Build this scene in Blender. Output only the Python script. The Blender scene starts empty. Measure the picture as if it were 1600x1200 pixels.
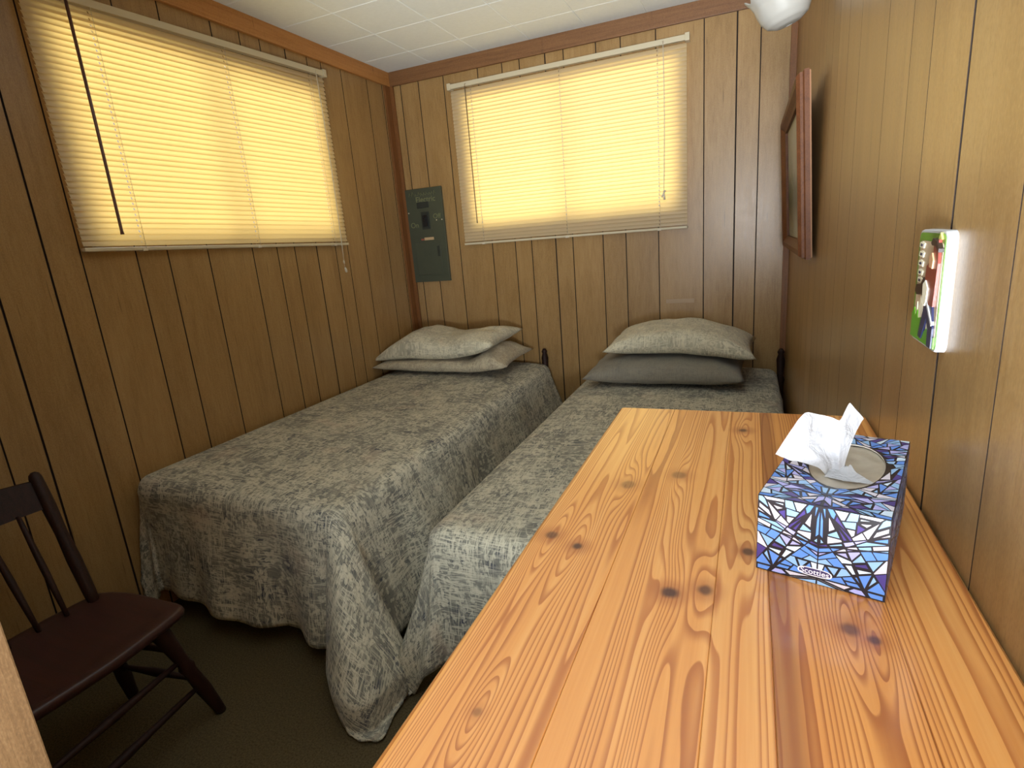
import bpy, bmesh, math, random
from mathutils import Vector, Matrix, Euler, noise as mnoise

random.seed(7)
C = bpy.context.scene.collection
PI = math.pi
H = 1.33                      # camera height above the floor

# ---------------------------------------------------------------- camera, world, lights, exposure
cam_d = bpy.data.cameras.new('camera')
cam = bpy.data.objects.new('camera', cam_d)
C.objects.link(cam)
rx, ry, rz = -0.24816281, 0.08325847, 0.41085847
R = Matrix.Rotation(rz, 3, 'Z') @ Matrix.Rotation(rx, 3, 'X') @ Matrix.Rotation(ry, 3, 'Y')
right, fwd, up = R.col[0], R.col[1], R.col[2]
M = Matrix(((right[0], up[0], -fwd[0], 0), (right[1], up[1], -fwd[1], 0), (right[2], up[2], -fwd[2], H), (0, 0, 0, 1)))
cam.matrix_world = M
cam_d.sensor_width = 36
cam_d.lens = 872.46 / 1600 * 36
cam_d.clip_start = 0.02
bpy.context.scene.camera = cam

w = bpy.data.worlds.new('daylight')
bpy.context.scene.world = w
w.use_nodes = True
bg = w.node_tree.nodes['Background']
bg.inputs[0].default_value = (0.85, 0.93, 1.0, 1)
bg.inputs[1].default_value = 0.5


def area(name, loc, direction, sx, sy, energy, color):
    l = bpy.data.lights.new(name, 'AREA')
    l.shape = 'RECTANGLE'
    l.size, l.size_y, l.energy, l.color = sx, sy, energy, color
    o = bpy.data.objects.new(name, l)
    C.objects.link(o)
    o.location = loc
    o.rotation_euler = Vector(direction).to_track_quat('-Z', 'Y').to_euler()
    return o


# daylight outside the two windows, daylight from the hall behind the camera, an added ceiling fill
area('left_window_daylight', (-3.10, 2.0, 1.75), (1, 0, 0.0), 2.6, 1.9, 76, (1.0, 0.98, 0.95))
area('back_window_daylight', (-1.05, 4.30, 1.35), (0, -1, 0.15), 2.6, 1.9, 104, (1.0, 0.98, 0.95))
area('hall_daylight', (0.04, -1.10, 1.20), (0.05, 1, 0.35), 0.32, 1.2, 24, (0.94, 0.97, 1.0)).data.spread = math.radians(80)
area('ceiling_fill', (-0.04, -0.85, 0.75), (-0.02, 0.60, 2.0), 0.42, 0.8, 165, (0.84, 0.94, 1.0))  # added light aimed upwards, out of view, to brighten the ceiling

vs = bpy.context.scene.view_settings
vs.view_transform = 'Standard'
vs.look = 'None'
vs.gamma = 1
vs.use_curve_mapping = False
vs.exposure = -0.12


# ---------------------------------------------------------------- helpers
def lin(r, g, b):
    f = lambda c: (c / 255 / 12.92) if c / 255 <= 0.04045 else ((c / 255 + 0.055) / 1.055) ** 2.4
    return (f(r), f(g), f(b), 1)


class MB:
    def __init__(s):
        s.bm = bmesh.new()
        s.mats = []

    def face(s, pts, mi=0, smooth=False):
        f = s.bm.faces.new([s.bm.verts.new(p) for p in pts])
        f.material_index = mi
        f.smooth = smooth
        return f

    def box(s, x0, x1, y0, y1, z0, z1, bev=0.0, mi=0, mat=None):
        vs_ = [s.bm.verts.new((x, y, z)) for z in (z0, z1) for y in (y0, y1) for x in (x0, x1)]
        fs = []
        for idx in ((0, 2, 3, 1), (4, 5, 7, 6), (0, 1, 5, 4), (2, 6, 7, 3), (0, 4, 6, 2), (1, 3, 7, 5)):
            f = s.bm.faces.new([vs_[i] for i in idx])
            f.material_index = mi
            fs.append(f)
        vv = vs_
        if bev > 0:
            es = list({e for f in fs for e in f.edges})
            r = bmesh.ops.bevel(s.bm, geom=es, offset=bev, segments=2, profile=0.6, affect='EDGES')
            vv = list({v for f in r['faces'] for v in f.verts} | {v for v in vs_ if v.is_valid})
            for f in r['faces']:
                f.material_index = mi
        if mat is not None:
            for v in vv:
                v.co = mat @ v.co
        return s

    def prism(s, prof, axis, a, b, mi=0, smooth=False):
        """closed 2D profile extruded along axis ('x','y','z') from a to b"""
        def pt(p, t):
            return {'z': (p[0], p[1], t), 'y': (p[0], t, p[1]), 'x': (t, p[0], p[1])}[axis]
        A = [s.bm.verts.new(pt(p, a)) for p in prof]
        B = [s.bm.verts.new(pt(p, b)) for p in prof]
        n = len(prof)
        for i in range(n):
            f = s.bm.faces.new((A[i], A[(i + 1) % n], B[(i + 1) % n], B[i]))
            f.material_index = mi
            f.smooth = smooth
        for L in (A[::-1], B):
            f = s.bm.faces.new(L)
            f.material_index = mi
        return s

    def tube(s, path, radii, n=10, mi=0, cap=True):
        path = [Vector(p) for p in path]
        if not hasattr(radii, '__len__'):
            radii = [radii] * len(path)
        rings = []
        prev = None
        for i, p in enumerate(path):
            d = (path[min(i + 1, len(path) - 1)] - path[max(i - 1, 0)]).normalized()
            ref = prev if prev is not None else (Vector((0, 0, 1)) if abs(d.z) < 0.9 else Vector((1, 0, 0)))
            u = (ref - d * ref.dot(d)).normalized()
            prev = u
            v = d.cross(u)
            rings.append([s.bm.verts.new(p + (u * math.cos(2 * PI * k / n) + v * math.sin(2 * PI * k / n)) * radii[i]) for k in range(n)])
        for a, b in zip(rings, rings[1:]):
            for k in range(n):
                f = s.bm.faces.new((a[k], a[(k + 1) % n], b[(k + 1) % n], b[k]))
                f.smooth = True
                f.material_index = mi
        if cap:
            for r_ in (rings[0][::-1], rings[-1]):
                f = s.bm.faces.new(r_)
                f.material_index = mi
        return s

    def grid(s, fn, nu, nv, mi=0, smooth=True, uvfn=None):
        uvl = s.bm.loops.layers.uv.verify() if uvfn else None
        V = [[s.bm.verts.new(fn(i / nu, j / nv)) for i in range(nu + 1)] for j in range(nv + 1)]
        for j in range(nv):
            for i in range(nu):
                f = s.bm.faces.new((V[j][i], V[j][i + 1], V[j + 1][i + 1], V[j + 1][i]))
                f.smooth = smooth
                f.material_index = mi
                if uvl:
                    for l, (a, b) in zip(f.loops, ((i, j), (i + 1, j), (i + 1, j + 1), (i, j + 1))):
                        l[uvl].uv = uvfn(a / nu, b / nv)
        return V

    def mesh(s, name, mats):
        bmesh.ops.recalc_face_normals(s.bm, faces=s.bm.faces)
        me = bpy.data.meshes.new(name)
        s.bm.to_mesh(me)
        s.bm.free()
        for m in (mats if isinstance(mats, (list, tuple)) else [mats]):
            me.materials.append(m)
        return me


def link(o, parent=None):
    C.objects.link(o)
    if parent is not None:
        o.parent = parent
        if parent.type == 'EMPTY' or parent.get('_loc'):
            o.matrix_parent_inverse = Matrix.Translation(-Vector(parent.location))
    return o


def obj(name, mb, mats, parent=None, label=None):
    """one mesh object, vertices in world coordinates"""
    o = bpy.data.objects.new(name, mb.mesh(name, mats))
    link(o, None)
    if parent is not None:
        o.parent = parent
        root = parent
        off = Vector((0, 0, 0))
        while root is not None:
            off += Vector(root.location) if root.type == 'EMPTY' else Vector((0, 0, 0))
            root = root.parent
        if parent.type == 'EMPTY':
            o.matrix_parent_inverse = Matrix.Translation(-off)
    if label:
        o['label'] = label
    return o


def tag(o, label=None, cat=None, group=None, kind=None):
    for k, v in (('label', label), ('category', cat), ('group', group), ('kind', kind)):
        if v:
            o[k] = v
    return o


def thing(name, loc, label, cat, group=None):
    o = bpy.data.objects.new(name, None)
    o.empty_display_size = 0.05
    C.objects.link(o)
    o.location = loc
    return tag(o, label, cat, group)


# ---------------------------------------------------------------- node helpers
class NT:
    def __init__(s, name):
        s.m = bpy.data.materials.new(name)
        s.m.use_nodes = True
        s.t = s.m.node_tree
        s.t.nodes.clear()
        s.out = s.t.nodes.new('ShaderNodeOutputMaterial')

    def n(s, typ, **kw):
        nd = s.t.nodes.new(typ)
        ins = kw.pop('ins', {})
        for k, v in kw.items():
            setattr(nd, k, v)
        for k, v in ins.items():
            s.set(nd.inputs[k], v)
        return nd

    def set(s, sock, v):
        if isinstance(v, bpy.types.NodeSocket):
            s.t.links.new(v, sock)
        else:
            if hasattr(sock.default_value, '__len__') and not hasattr(v, '__len__'):
                v = (v, v, v)
            sock.default_value = v

    def math(s, op, a, b=None, c=None, clamp=False):
        nd = s.n('ShaderNodeMath', operation=op, use_clamp=clamp)
        for i, v in enumerate((a, b, c)):
            if v is not None:
                s.set(nd.inputs[i], v)
        return nd.outputs[0]

    def vmul(s, v, k):
        nd = s.n('ShaderNodeVectorMath', operation='MULTIPLY')
        s.set(nd.inputs[0], v)
        s.set(nd.inputs[1], k)
        return nd.outputs[0]

    def vadd(s, v, k):
        nd = s.n('ShaderNodeVectorMath', operation='ADD')
        s.set(nd.inputs[0], v)
        s.set(nd.inputs[1], k)
        return nd.outputs[0]

    def noise(s, vec, scale, detail=3, rough=0.55, dist=0.0, out='Fac'):
        nd = s.n('ShaderNodeTexNoise', ins={'Vector': vec, 'Scale': scale, 'Detail': detail, 'Roughness': rough, 'Distortion': dist})
        return nd.outputs[out]

    def ramp(s, f, stops, interp='LINEAR'):
        nd = s.n('ShaderNodeValToRGB')
        cr = nd.color_ramp
        cr.interpolation = interp
        while len(cr.elements) < len(stops):
            cr.elements.new(0.5)
        for e, (p, c) in zip(cr.elements, stops):
            e.position = p
            e.color = c if len(c) == 4 else (*c, 1)
        s.set(nd.inputs[0], f)
        return nd.outputs[0]

    def mix(s, f, a, b, mode='MIX'):
        nd = s.n('ShaderNodeMix', data_type='RGBA', blend_type=mode)
        s.set(nd.inputs[0], f)
        s.set(nd.inputs[6], a)
        s.set(nd.inputs[7], b)
        return nd.outputs[2]

    def smooth(s, v, a, b):
        nd = s.n('ShaderNodeMapRange', interpolation_type='SMOOTHSTEP')
        s.set(nd.inputs[0], v)
        nd.inputs[1].default_value, nd.inputs[2].default_value = a, b
        return nd.outputs[0]

    def bump(s, h, strength, dist):
        return s.n('ShaderNodeBump', ins={'Height': h, 'Strength': strength, 'Distance': dist}).outputs[0]

    def pos(s):
        return s.n('ShaderNodeTexCoord').outputs['Object']

    def rand(s):
        return s.n('ShaderNodeObjectInfo').outputs['Random']

    def bsdf(s, color, rough=0.5, metal=0.0, spec=0.5, normal=None, coat=0.0, coat_rough=0.1, sheen=0.0, trans=0.0):
        nd = s.n('ShaderNodeBsdfPrincipled')
        s.set(nd.inputs['Base Color'], color)
        s.set(nd.inputs['Roughness'], rough)
        nd.inputs['Metallic'].default_value = metal
        s.set(nd.inputs['Specular IOR Level'], spec)
        nd.inputs['Coat Weight'].default_value = coat
        nd.inputs['Coat Roughness'].default_value = coat_rough
        nd.inputs['Sheen Weight'].default_value = sheen
        nd.inputs['Transmission Weight'].default_value = trans
        if normal is not None:
            s.set(nd.inputs['Normal'], normal)
        return nd.outputs[0]

    def done(s, sh):
        s.t.links.new(sh, s.out.inputs[0])
        return s.m


def simple(name, color, rough=0.5, metal=0.0, var=0.06, scale=30.0, spec=0.5, coat=0.0):
    t = NT(name)
    f = t.noise(t.pos(), scale, 3)
    k = 1 - var
    a = tuple(c * k for c in color[:3]) + (1,)
    b = tuple(min(1, c * (1 + var)) for c in color[:3]) + (1,)
    return t.done(t.bsdf(t.mix(f, a, b), rough, metal, spec, coat=coat))


def mat_panelling(name, c_dark, c_mid, c_light, axis_scale, rough=0.26, spec=0.5):
    """vertical printed wood grain; axis_scale squeezes the grain along z"""
    t = NT(name)
    r = t.rand()
    comb = t.n('ShaderNodeCombineXYZ', ins={0: t.math('MULTIPLY', r, 13.1), 1: t.math('MULTIPLY', r, 7.7), 2: t.math('MULTIPLY', r, 29.3)}).outputs[0]
    p = t.vadd(t.pos(), comb)
    pv = t.vmul(p, axis_scale)
    broad = t.noise(pv, 2.2, 3, 0.55, 0.6)
    fine = t.noise(pv, 14.0, 4, 0.65, 0.3)
    pores = t.noise(t.vmul(p, (axis_scale[0] * 4, axis_scale[1] * 4, axis_scale[2] * 1.6)), 9.0, 2, 0.5)
    f = t.math('ADD', t.math('MULTIPLY', broad, 0.55), t.math('MULTIPLY', fine, 0.45))
    col = t.ramp(f, [(0.28, c_dark), (0.48, c_mid), (0.72, c_light)])
    fl = t.smooth(pores, 0.58, 0.72)
    col = t.mix(t.math('MULTIPLY', fl, 0.40), col, c_dark)
    speck = t.noise(t.vmul(p, (1.0, 1.0, 0.45)), 420.0, 2, 0.6)
    col = t.mix(t.math('MULTIPLY', t.smooth(speck, 0.50, 0.70), 0.50), col, c_light)
    col = t.mix(t.math('MULTIPLY', t.math('SUBTRACT', 1.0, t.smooth(speck, 0.30, 0.48)), 0.45), col, c_dark)
    streak = t.smooth(t.noise(t.vmul(p, (90.0, 90.0, 5.0)), 1.0, 2, 0.5), 0.68, 0.78)
    col = t.mix(t.math('MULTIPLY', streak, 0.6), col, tuple(c * 0.6 for c in c_dark[:3]) + (1,))
    # small dark knots and mineral streaks
    vo = t.n('ShaderNodeTexVoronoi', ins={'Vector': t.vmul(p, (3.2, 3.2, 0.9)), 'Scale': 1.7})
    k = t.math('SUBTRACT', 1.0, t.smooth(vo.outputs['Distance'], 0.015, 0.075))
    kn = t.math('MULTIPLY', k, t.smooth(fine, 0.42, 0.62))
    dk = tuple(c * 0.45 for c in c_dark[:3]) + (1,)
    col = t.mix(t.math('MULTIPLY', kn, 0.65), col, dk)
    tone = t.math('ADD', 0.93, t.math('MULTIPLY', r, 0.13))
    col = t.mix(1.0, col, t.n('ShaderNodeCombineColor', ins={0: tone, 1: tone, 2: tone}).outputs[0], 'MULTIPLY')
    nrm = t.bump(fine, 0.12, 0.002)
    rg = t.math('ADD', rough, t.math('MULTIPLY', fine, 0.12))
    return t.done(t.bsdf(col, rg, spec=spec, normal=nrm))


KNOTS = [  # x, y, radius, ring size, strength on the pine top
    (-0.174, 0.548, 0.009, 1.0, 1.0), (-0.211, 0.565, 0.010, 1.0, 0.8), (-0.150, 0.722, 0.012, 1.0, 0.55), (-0.086, 0.769, 0.012, 1.0, 0.55),
    (-0.064, 0.489, 0.010, 1.0, 1.0), (-0.034, 0.502, 0.010, 1.0, 0.85), (0.006, 0.583, 0.008, 0.9, 0.9), (0.085, 0.478, 0.010, 0.9, 0.75),
    (0.102, 0.469, 0.007, 0.8, 0.85), (-0.004, 0.975, 0.010, 0.8, 0.9), (-0.183, 0.302, 0.005, 0.6, 0.5)]


def mat_pine():
    t = NT('lacquered_pine')
    r = t.rand()
    p = t.pos()
    sep = t.n('ShaderNodeSeparateXYZ', ins={0: p})
    x, y = sep.outputs[0], sep.outputs[1]
    off = t.n('ShaderNodeCombineXYZ', ins={0: t.math('MULTIPLY', r, 17.0), 1: t.math('MULTIPLY', r, 5.0), 2: 0.0}).outputs[0]
    pn = t.vadd(p, off)
    wob = t.noise(t.vmul(pn, (9.0, 0.75, 1.0)), 1.6, 1, 0.4)
    wob2 = t.noise(t.vmul(pn, (30.0, 5.0, 1.0)), 1.6, 2, 0.5)
    dens = t.noise(t.vmul(pn, (11.0, 0.10, 0.0)), 2.0, 1, 0.5)     # ring width changes across the board
    g = t.math('ADD', x, t.math('ADD', t.math('MULTIPLY', t.math('SUBTRACT', wob, 0.5), 0.05), t.math('MULTIPLY', t.math('SUBTRACT', wob2, 0.5), 0.004)))
    g = t.math('ADD', g, t.math('MULTIPLY', t.math('SUBTRACT', dens, 0.5), 0.16))
    kmask = None
    halo = None
    for i, (kx, ky, kr, ks, st) in enumerate(KNOTS):
        dx = t.math('SUBTRACT', x, kx)
        dy = t.math('SUBTRACT', y, ky)
        wx, wy = 0.015 * ks, 0.070 * ks
        e = t.math('ADD', t.math('POWER', t.math('DIVIDE', t.math('ABSOLUTE', dx), wx), 2.0),
                   t.math('POWER', t.math('DIVIDE', t.math('ABSOLUTE', dy), wy), 2.0))
        gs = t.math('EXPONENT', t.math('MULTIPLY', e, -1.0))
        g = t.math('ADD', g, t.math('MULTIPLY', gs, 0.026 * (1 if i % 2 else -1)))
        d = t.math('SQRT', t.math('ADD', t.math('POWER', t.math('ABSOLUTE', t.math('DIVIDE', dx, kr)), 2.0),
                                  t.math('POWER', t.math('ABSOLUTE', t.math('DIVIDE', dy, kr * 1.15)), 2.0)))
        dd = t.math('ADD', d, t.math('MULTIPLY', t.math('SUBTRACT', wob2, 0.5), 1.0))
        km = t.math('MULTIPLY', t.math('SUBTRACT', 1.0, t.smooth(dd, 0.35, 1.05)), st)
        hm = t.math('MULTIPLY', t.math('SUBTRACT', 1.0, t.smooth(dd, 0.8, 2.6)), st)
        kmask = km if kmask is None else t.math('MAXIMUM', kmask, km)
        halo = hm if halo is None else t.math('MAXIMUM', halo, hm)
    # growth rings: slow early wood, thin dark late wood; ring width varies across each board
    sp = t.math('ADD', 75.0, t.math('MULTIPLY', r, 60.0))
    ring = t.math('FRACT', t.math('MULTIPLY', t.math('ADD', g, off_x(t, r)), sp))
    late = t.smooth(ring, 0.42, 0.93)
    late = t.math('MULTIPLY', late, t.math('SUBTRACT', 1.0, t.smooth(ring, 0.94, 1.0)))
    fib = t.noise(t.vmul(pn, (220.0, 5.0, 220.0)), 1.0, 3, 0.6)
    amt = t.noise(t.vmul(pn, (20.0, 0.5, 1.0)), 1.0, 2, 0.5)
    base = t.ramp(t.math('ADD', t.math('MULTIPLY', amt, 0.7), t.math('MULTIPLY', fib, 0.3)),
                  [(0.30, lin(202, 132, 66)), (0.50, lin(218, 154, 84)), (0.70, lin(232, 178, 112))])
    latec = t.mix(t.smooth(amt, 0.35, 0.65), lin(152, 82, 32), lin(178, 106, 48))
    col = t.mix(t.math('MULTIPLY', late, 0.85), base, latec)
    heart = t.math('MULTIPLY', t.smooth(x, 0.0235, 0.0245), t.math('SUBTRACT', 1.0, t.smooth(t.math('ADD', x, t.math('MULTIPLY', t.math('SUBTRACT', wob2, 0.5), 0.010)), 0.036, 0.052)))
    col = t.mix(t.math('MULTIPLY', heart, 0.62), col, lin(122, 62, 30))
    col = t.mix(t.math('MULTIPLY', halo, 0.55), col, lin(150, 78, 32))
    col = t.mix(t.math('MULTIPLY', kmask, 0.95), col, lin(66, 28, 16))
    hue = t.ramp(r, [(0.0, (1, 1, 1, 1)), (0.5, (0.92, 0.84, 0.74, 1)), (1.0, (1.0, 0.96, 0.92, 1))])
    col = t.mix(1.0, col, hue, 'MULTIPLY')
    nrm = t.bump(t.math('SUBTRACT', fib, t.math('MULTIPLY', late, 0.3)), 0.03, 0.001)
    return t.done(t.bsdf(col, 0.42, spec=0.35, normal=nrm, coat=0.9, coat_rough=0.17))


def off_x(t, r):
    return t.math('MULTIPLY', r, 3.7)


def mat_floral(name, light, mid, dark, scale=1.0, lift=0.0):
    """printed floral cotton: petals, leaves and grass strands over a mottled ground (UV in metres)"""
    t = NT(name)
    uv = t.n('ShaderNodeTexCoord').outputs['UV']
    p = t.vmul(uv, (scale, scale, 1))
    n1 = t.noise(p, 7.0, 4, 0.6, 0.8)
    n2 = t.noise(t.vadd(p, (5.3, 1.7, 0)), 22.0, 4, 0.65, 1.5)
    col = t.ramp(t.math('ADD', t.math('MULTIPLY', n1, 0.45), t.math('MULTIPLY', n2, 0.55)),
                 [(0.36, dark), (0.47, mid), (0.55, mid), (0.66, light)])

    def flowers(sc, petals, inner, amp, off):
        q = t.vadd(p, off)
        warp = t.n('ShaderNodeTexNoise', ins={'Vector': q, 'Scale': 9.0, 'Detail': 2})
        q = t.vadd(q, t.vmul(t.vadd(warp.outputs['Color'], (-0.5, -0.5, -0.5)), (0.03, 0.03, 0)))
        v = t.n('ShaderNodeTexVoronoi', voronoi_dimensions='2D', ins={'Vector': q, 'Scale': sc, 'Randomness': 0.95})
        d = t.n('ShaderNodeVectorMath', operation='SUBTRACT')
        t.set(d.inputs[0], t.vmul(q, (sc, sc, 1)))
        t.set(d.inputs[1], t.vmul(v.outputs['Position'], (sc, sc, 1)))
        s = t.n('ShaderNodeSeparateXYZ', ins={0: d.outputs[0]})
        rc = t.n('ShaderNodeSeparateColor', ins={0: v.outputs['Color']})
        ang = t.math('ADD', t.math('ARCTAN2', s.outputs[1], s.outputs[0]), t.math('MULTIPLY', rc.outputs[0], 6.28))
        rad = t.math('ADD', inner, t.math('MULTIPLY', t.math('ABSOLUTE', t.math('COSINE', t.math('MULTIPLY', ang, petals / 2))), amp))
        m = t.math('SUBTRACT', rad, v.outputs['Distance'])
        body = t.smooth(m, 0.0, 0.03)
        rim = t.math('SUBTRACT', t.smooth(m, -0.05, -0.01), body)
        vein = t.math('ABSOLUTE', t.math('SINE', t.math('MULTIPLY', ang, petals * 1.5)))
        core = t.math('SUBTRACT', 1.0, t.smooth(v.outputs['Distance'], 0.03, 0.09))
        return body, rim, vein, core, rc.outputs[1]

    body, rim, vein, core, rr = flowers(12.0, 5.0, 0.14, 0.22, (0, 0, 0))
    on = t.math('MULTIPLY', t.smooth(rr, 0.55, 0.60), 0.9)
    body = t.math('MULTIPLY', body, on)
    col = t.mix(t.math('MULTIPLY', t.math('MULTIPLY', rim, on), 0.6), col, dark)
    col = t.mix(t.math('MULTIPLY', body, t.math('ADD', 0.45, t.math('MULTIPLY', vein, 0.4))), col, light)
    col = t.mix(t.math('MULTIPLY', t.math('MULTIPLY', core, on), 0.7), col, dark)
    body, rim, vein, core, rr = flowers(34.0, 2.0, 0.06, 0.36, (3.1, 7.7, 0))
    on = t.smooth(rr, 0.3, 0.35)
    col = t.mix(t.math('MULTIPLY', t.math('MULTIPLY', rim, on), 0.35), col, dark)
    col = t.mix(t.math('MULTIPLY', t.math('MULTIPLY', body, on), 0.55), col, light)
    # grass-like strands
    for k, (sx, sy, rot) in enumerate(((5.0, 46.0, 0.5), (46.0, 7.0, -0.3), (60.0, 9.0, 0.25), (9.0, 70.0, -0.6))):
        mp = t.n('ShaderNodeMapping', ins={'Vector': p, 'Rotation': (0, 0, rot), 'Scale': (sx, sy, 1)})
        nn = t.noise(mp.outputs[0], 1.0, 2, 0.5, 1.2)
        line = t.math('SUBTRACT', 1.0, t.smooth(t.math('ABSOLUTE', t.math('SUBTRACT', nn, 0.5)), 0.006, 0.045))
        patch = t.smooth(t.noise(t.vadd(p, (k * 3.0, 9.1, 0)), 4.0, 2), 0.40, 0.55)
        col = t.mix(t.math('MULTIPLY', t.math('MULTIPLY', line, patch), 0.75), col, light)
    blush = t.smooth(t.noise(t.vadd(p, (11, 2, 0)), 5.0, 2), 0.58, 0.72)
    col = t.mix(t.math('MULTIPLY', blush, 0.25), col, (light[0] * 1.05, light[1] * 0.85, light[2] * 0.82, 1))
    if lift:
        col = t.mix(lift, col, light)
    weave = t.noise(p, 900.0, 1, 0.5)
    pk = t.noise(p, 55.0, 3, 0.6, 0.6)
    nrm = t.bump(t.math('ADD', t.math('MULTIPLY', weave, 0.25), pk), 0.30, 0.004)
    return t.done(t.bsdf(col, 0.85, spec=0.2, normal=nrm, sheen=0.1))


PANEL_D, PANEL_M, PANEL_L = lin(130, 98, 58), lin(152, 119, 74), lin(168, 136, 90)
M_panel = mat_panelling('wood_panelling', PANEL_D, PANEL_M, PANEL_L, (7.0, 7.0, 0.9))
M_groove = simple('dark_groove_backing', lin(34, 20, 11), 0.8, var=0.1)
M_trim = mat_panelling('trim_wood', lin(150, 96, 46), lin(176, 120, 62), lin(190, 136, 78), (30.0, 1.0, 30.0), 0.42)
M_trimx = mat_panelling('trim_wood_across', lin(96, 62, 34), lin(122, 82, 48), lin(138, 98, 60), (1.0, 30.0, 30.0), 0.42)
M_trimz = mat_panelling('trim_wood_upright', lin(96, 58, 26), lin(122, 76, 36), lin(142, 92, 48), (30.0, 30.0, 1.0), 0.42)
M_jamb = mat_panelling('jamb_wood', lin(84, 60, 36), lin(108, 80, 50), lin(124, 96, 64), (16.0, 16.0, 0.8), 0.5)
M_pine = mat_pine()
M_carcass = simple('pine_carcass', lin(196, 132, 66), 0.45, var=0.12, scale=8)
M_blindmetal = simple('blind_rail_enamel', lin(196, 184, 156), 0.4, var=0.03)
M_cord = simple('blind_cord', lin(206, 196, 176), 0.7, var=0.05)
M_wand_dark = simple('wand_dark_plastic', lin(96, 64, 58), 0.3, var=0.05)
M_wand_pale = simple('wand_smoky_plastic', lin(128, 108, 84), 0.25, var=0.05)
M_white_frame = simple('window_frame_paint', lin(214, 206, 190), 0.5, var=0.04)
M_carpet_nt = NT('olive_carpet')
_n = M_carpet_nt.noise(M_carpet_nt.pos(), 180.0, 3, 0.7)
M_carpet = M_carpet_nt.done(M_carpet_nt.bsdf(M_carpet_nt.ramp(_n, [(0.3, lin(64, 54, 36)), (0.7, lin(100, 88, 62))]), 0.95, spec=0.1,
                                            normal=M_carpet_nt.bump(_n, 0.6, 0.006)))
M_plaster = simple('outer_wall', lin(170, 160, 145), 0.9, var=0.05)

_t = NT('ceiling_tile_white')
_p = _t.pos()
_h = _t.noise(_p, 60.0, 3, 0.6)
M_tile = _t.done(_t.bsdf(_t.mix(_h, lin(222, 227, 226), lin(234, 239, 238)), 0.7, spec=0.3, normal=_t.bump(_h, 0.08, 0.002)))
M_seam = simple('tile_seam', lin(150, 150, 138), 0.9, var=0.05)

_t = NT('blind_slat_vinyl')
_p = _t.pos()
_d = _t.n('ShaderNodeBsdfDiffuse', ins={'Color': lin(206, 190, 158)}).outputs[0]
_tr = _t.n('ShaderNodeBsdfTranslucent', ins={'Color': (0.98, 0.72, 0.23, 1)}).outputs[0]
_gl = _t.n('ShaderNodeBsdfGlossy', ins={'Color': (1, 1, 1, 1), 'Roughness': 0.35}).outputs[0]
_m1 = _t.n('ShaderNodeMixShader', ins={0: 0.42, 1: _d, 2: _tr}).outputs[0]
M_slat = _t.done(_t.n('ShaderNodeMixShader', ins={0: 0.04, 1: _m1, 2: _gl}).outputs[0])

_t = NT('window_glass')
_tr = _t.n('ShaderNodeBsdfTransparent').outputs[0]
_gl = _t.n('ShaderNodeBsdfGlossy', ins={'Roughness': 0.02}).outputs[0]
M_glass = _t.done(_t.n('ShaderNodeMixShader', ins={0: 0.06, 1: _tr, 2: _gl}).outputs[0])

# ---------------------------------------------------------------- the room
XL, XR, YB, ZC = -2.172, 0.195, 3.40, 2.44
YR = -2.0
PD = 0.006
WT = 0.075

OL = (1.335, 2.675, 1.435, 2.205)       # left window opening  y0,y1,z0,z1
OB = (-1.655, -0.368, 1.425, 2.215)     # back window opening  x0,x1,z0,z1


def struct(name, mb, mats, parent=None):
    o = obj(name, mb, mats, parent)
    o['kind'] = 'structure'
    return o


def holed(mb, box4, a0, a1, hole, ax):
    """four boxes around a hole; a0,a1 = thickness range, ax = axis of the thickness"""
    u0, u1, z0, z1 = box4
    h0, h1, hz0, hz1 = hole
    for (p, q, r_, s_) in ((u0, h0, z0, z1), (h1, u1, z0, z1), (h0, h1, z0, hz0), (h0, h1, hz1, z1)):
        if ax == 'x':
            mb.box(a0, a1, p, q, r_, s_)
        else:
            mb.box(p, q, a0, a1, r_, s_)


mb = MB(); mb.box(XL - 0.3, XR + 0.3, YR - 0.2, YB + 0.2, -0.1, 0.0)
floor = struct('floor', mb, M_carpet)
mb = MB(); mb.box(XL - 0.2, XR + 0.2, YR - 0.2, YB + 0.2, ZC + 0.008, ZC + 0.1)
ceiling = struct('ceiling', mb, M_seam)
mb = MB(); holed(mb, (YR, YB + WT, 0, ZC + 0.01), XL - WT, XL - PD, OL, 'x')
wall_left = struct('wall_left', mb, M_groove)
mb = MB(); holed(mb, (XL - WT, XR + WT, 0, ZC + 0.01), YB + PD, YB + WT, OB, 'y')
wall_back = struct('wall_back', mb, M_groove)
mb = MB(); mb.box(XR + PD, XR + WT, YR, YB + WT, 0, ZC + 0.01)
wall_right = struct('wall_right', mb, M_groove)
mb = MB(); mb.box(XL, XR, YR - 0.1, YR, 0, ZC)
wall_rear = struct('wall_rear', mb, M_plaster)
mb = MB(); mb.box(XL, -0.727, 0.12, 0.25, 0, ZC)
wall_front = struct('wall_front', mb, M_panel)
mb = MB(); mb.box(-0.727, -0.707, 0.06, 0.25, 0, ZC, 0.002)
struct('trim_1', mb, M_jamb)

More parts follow.
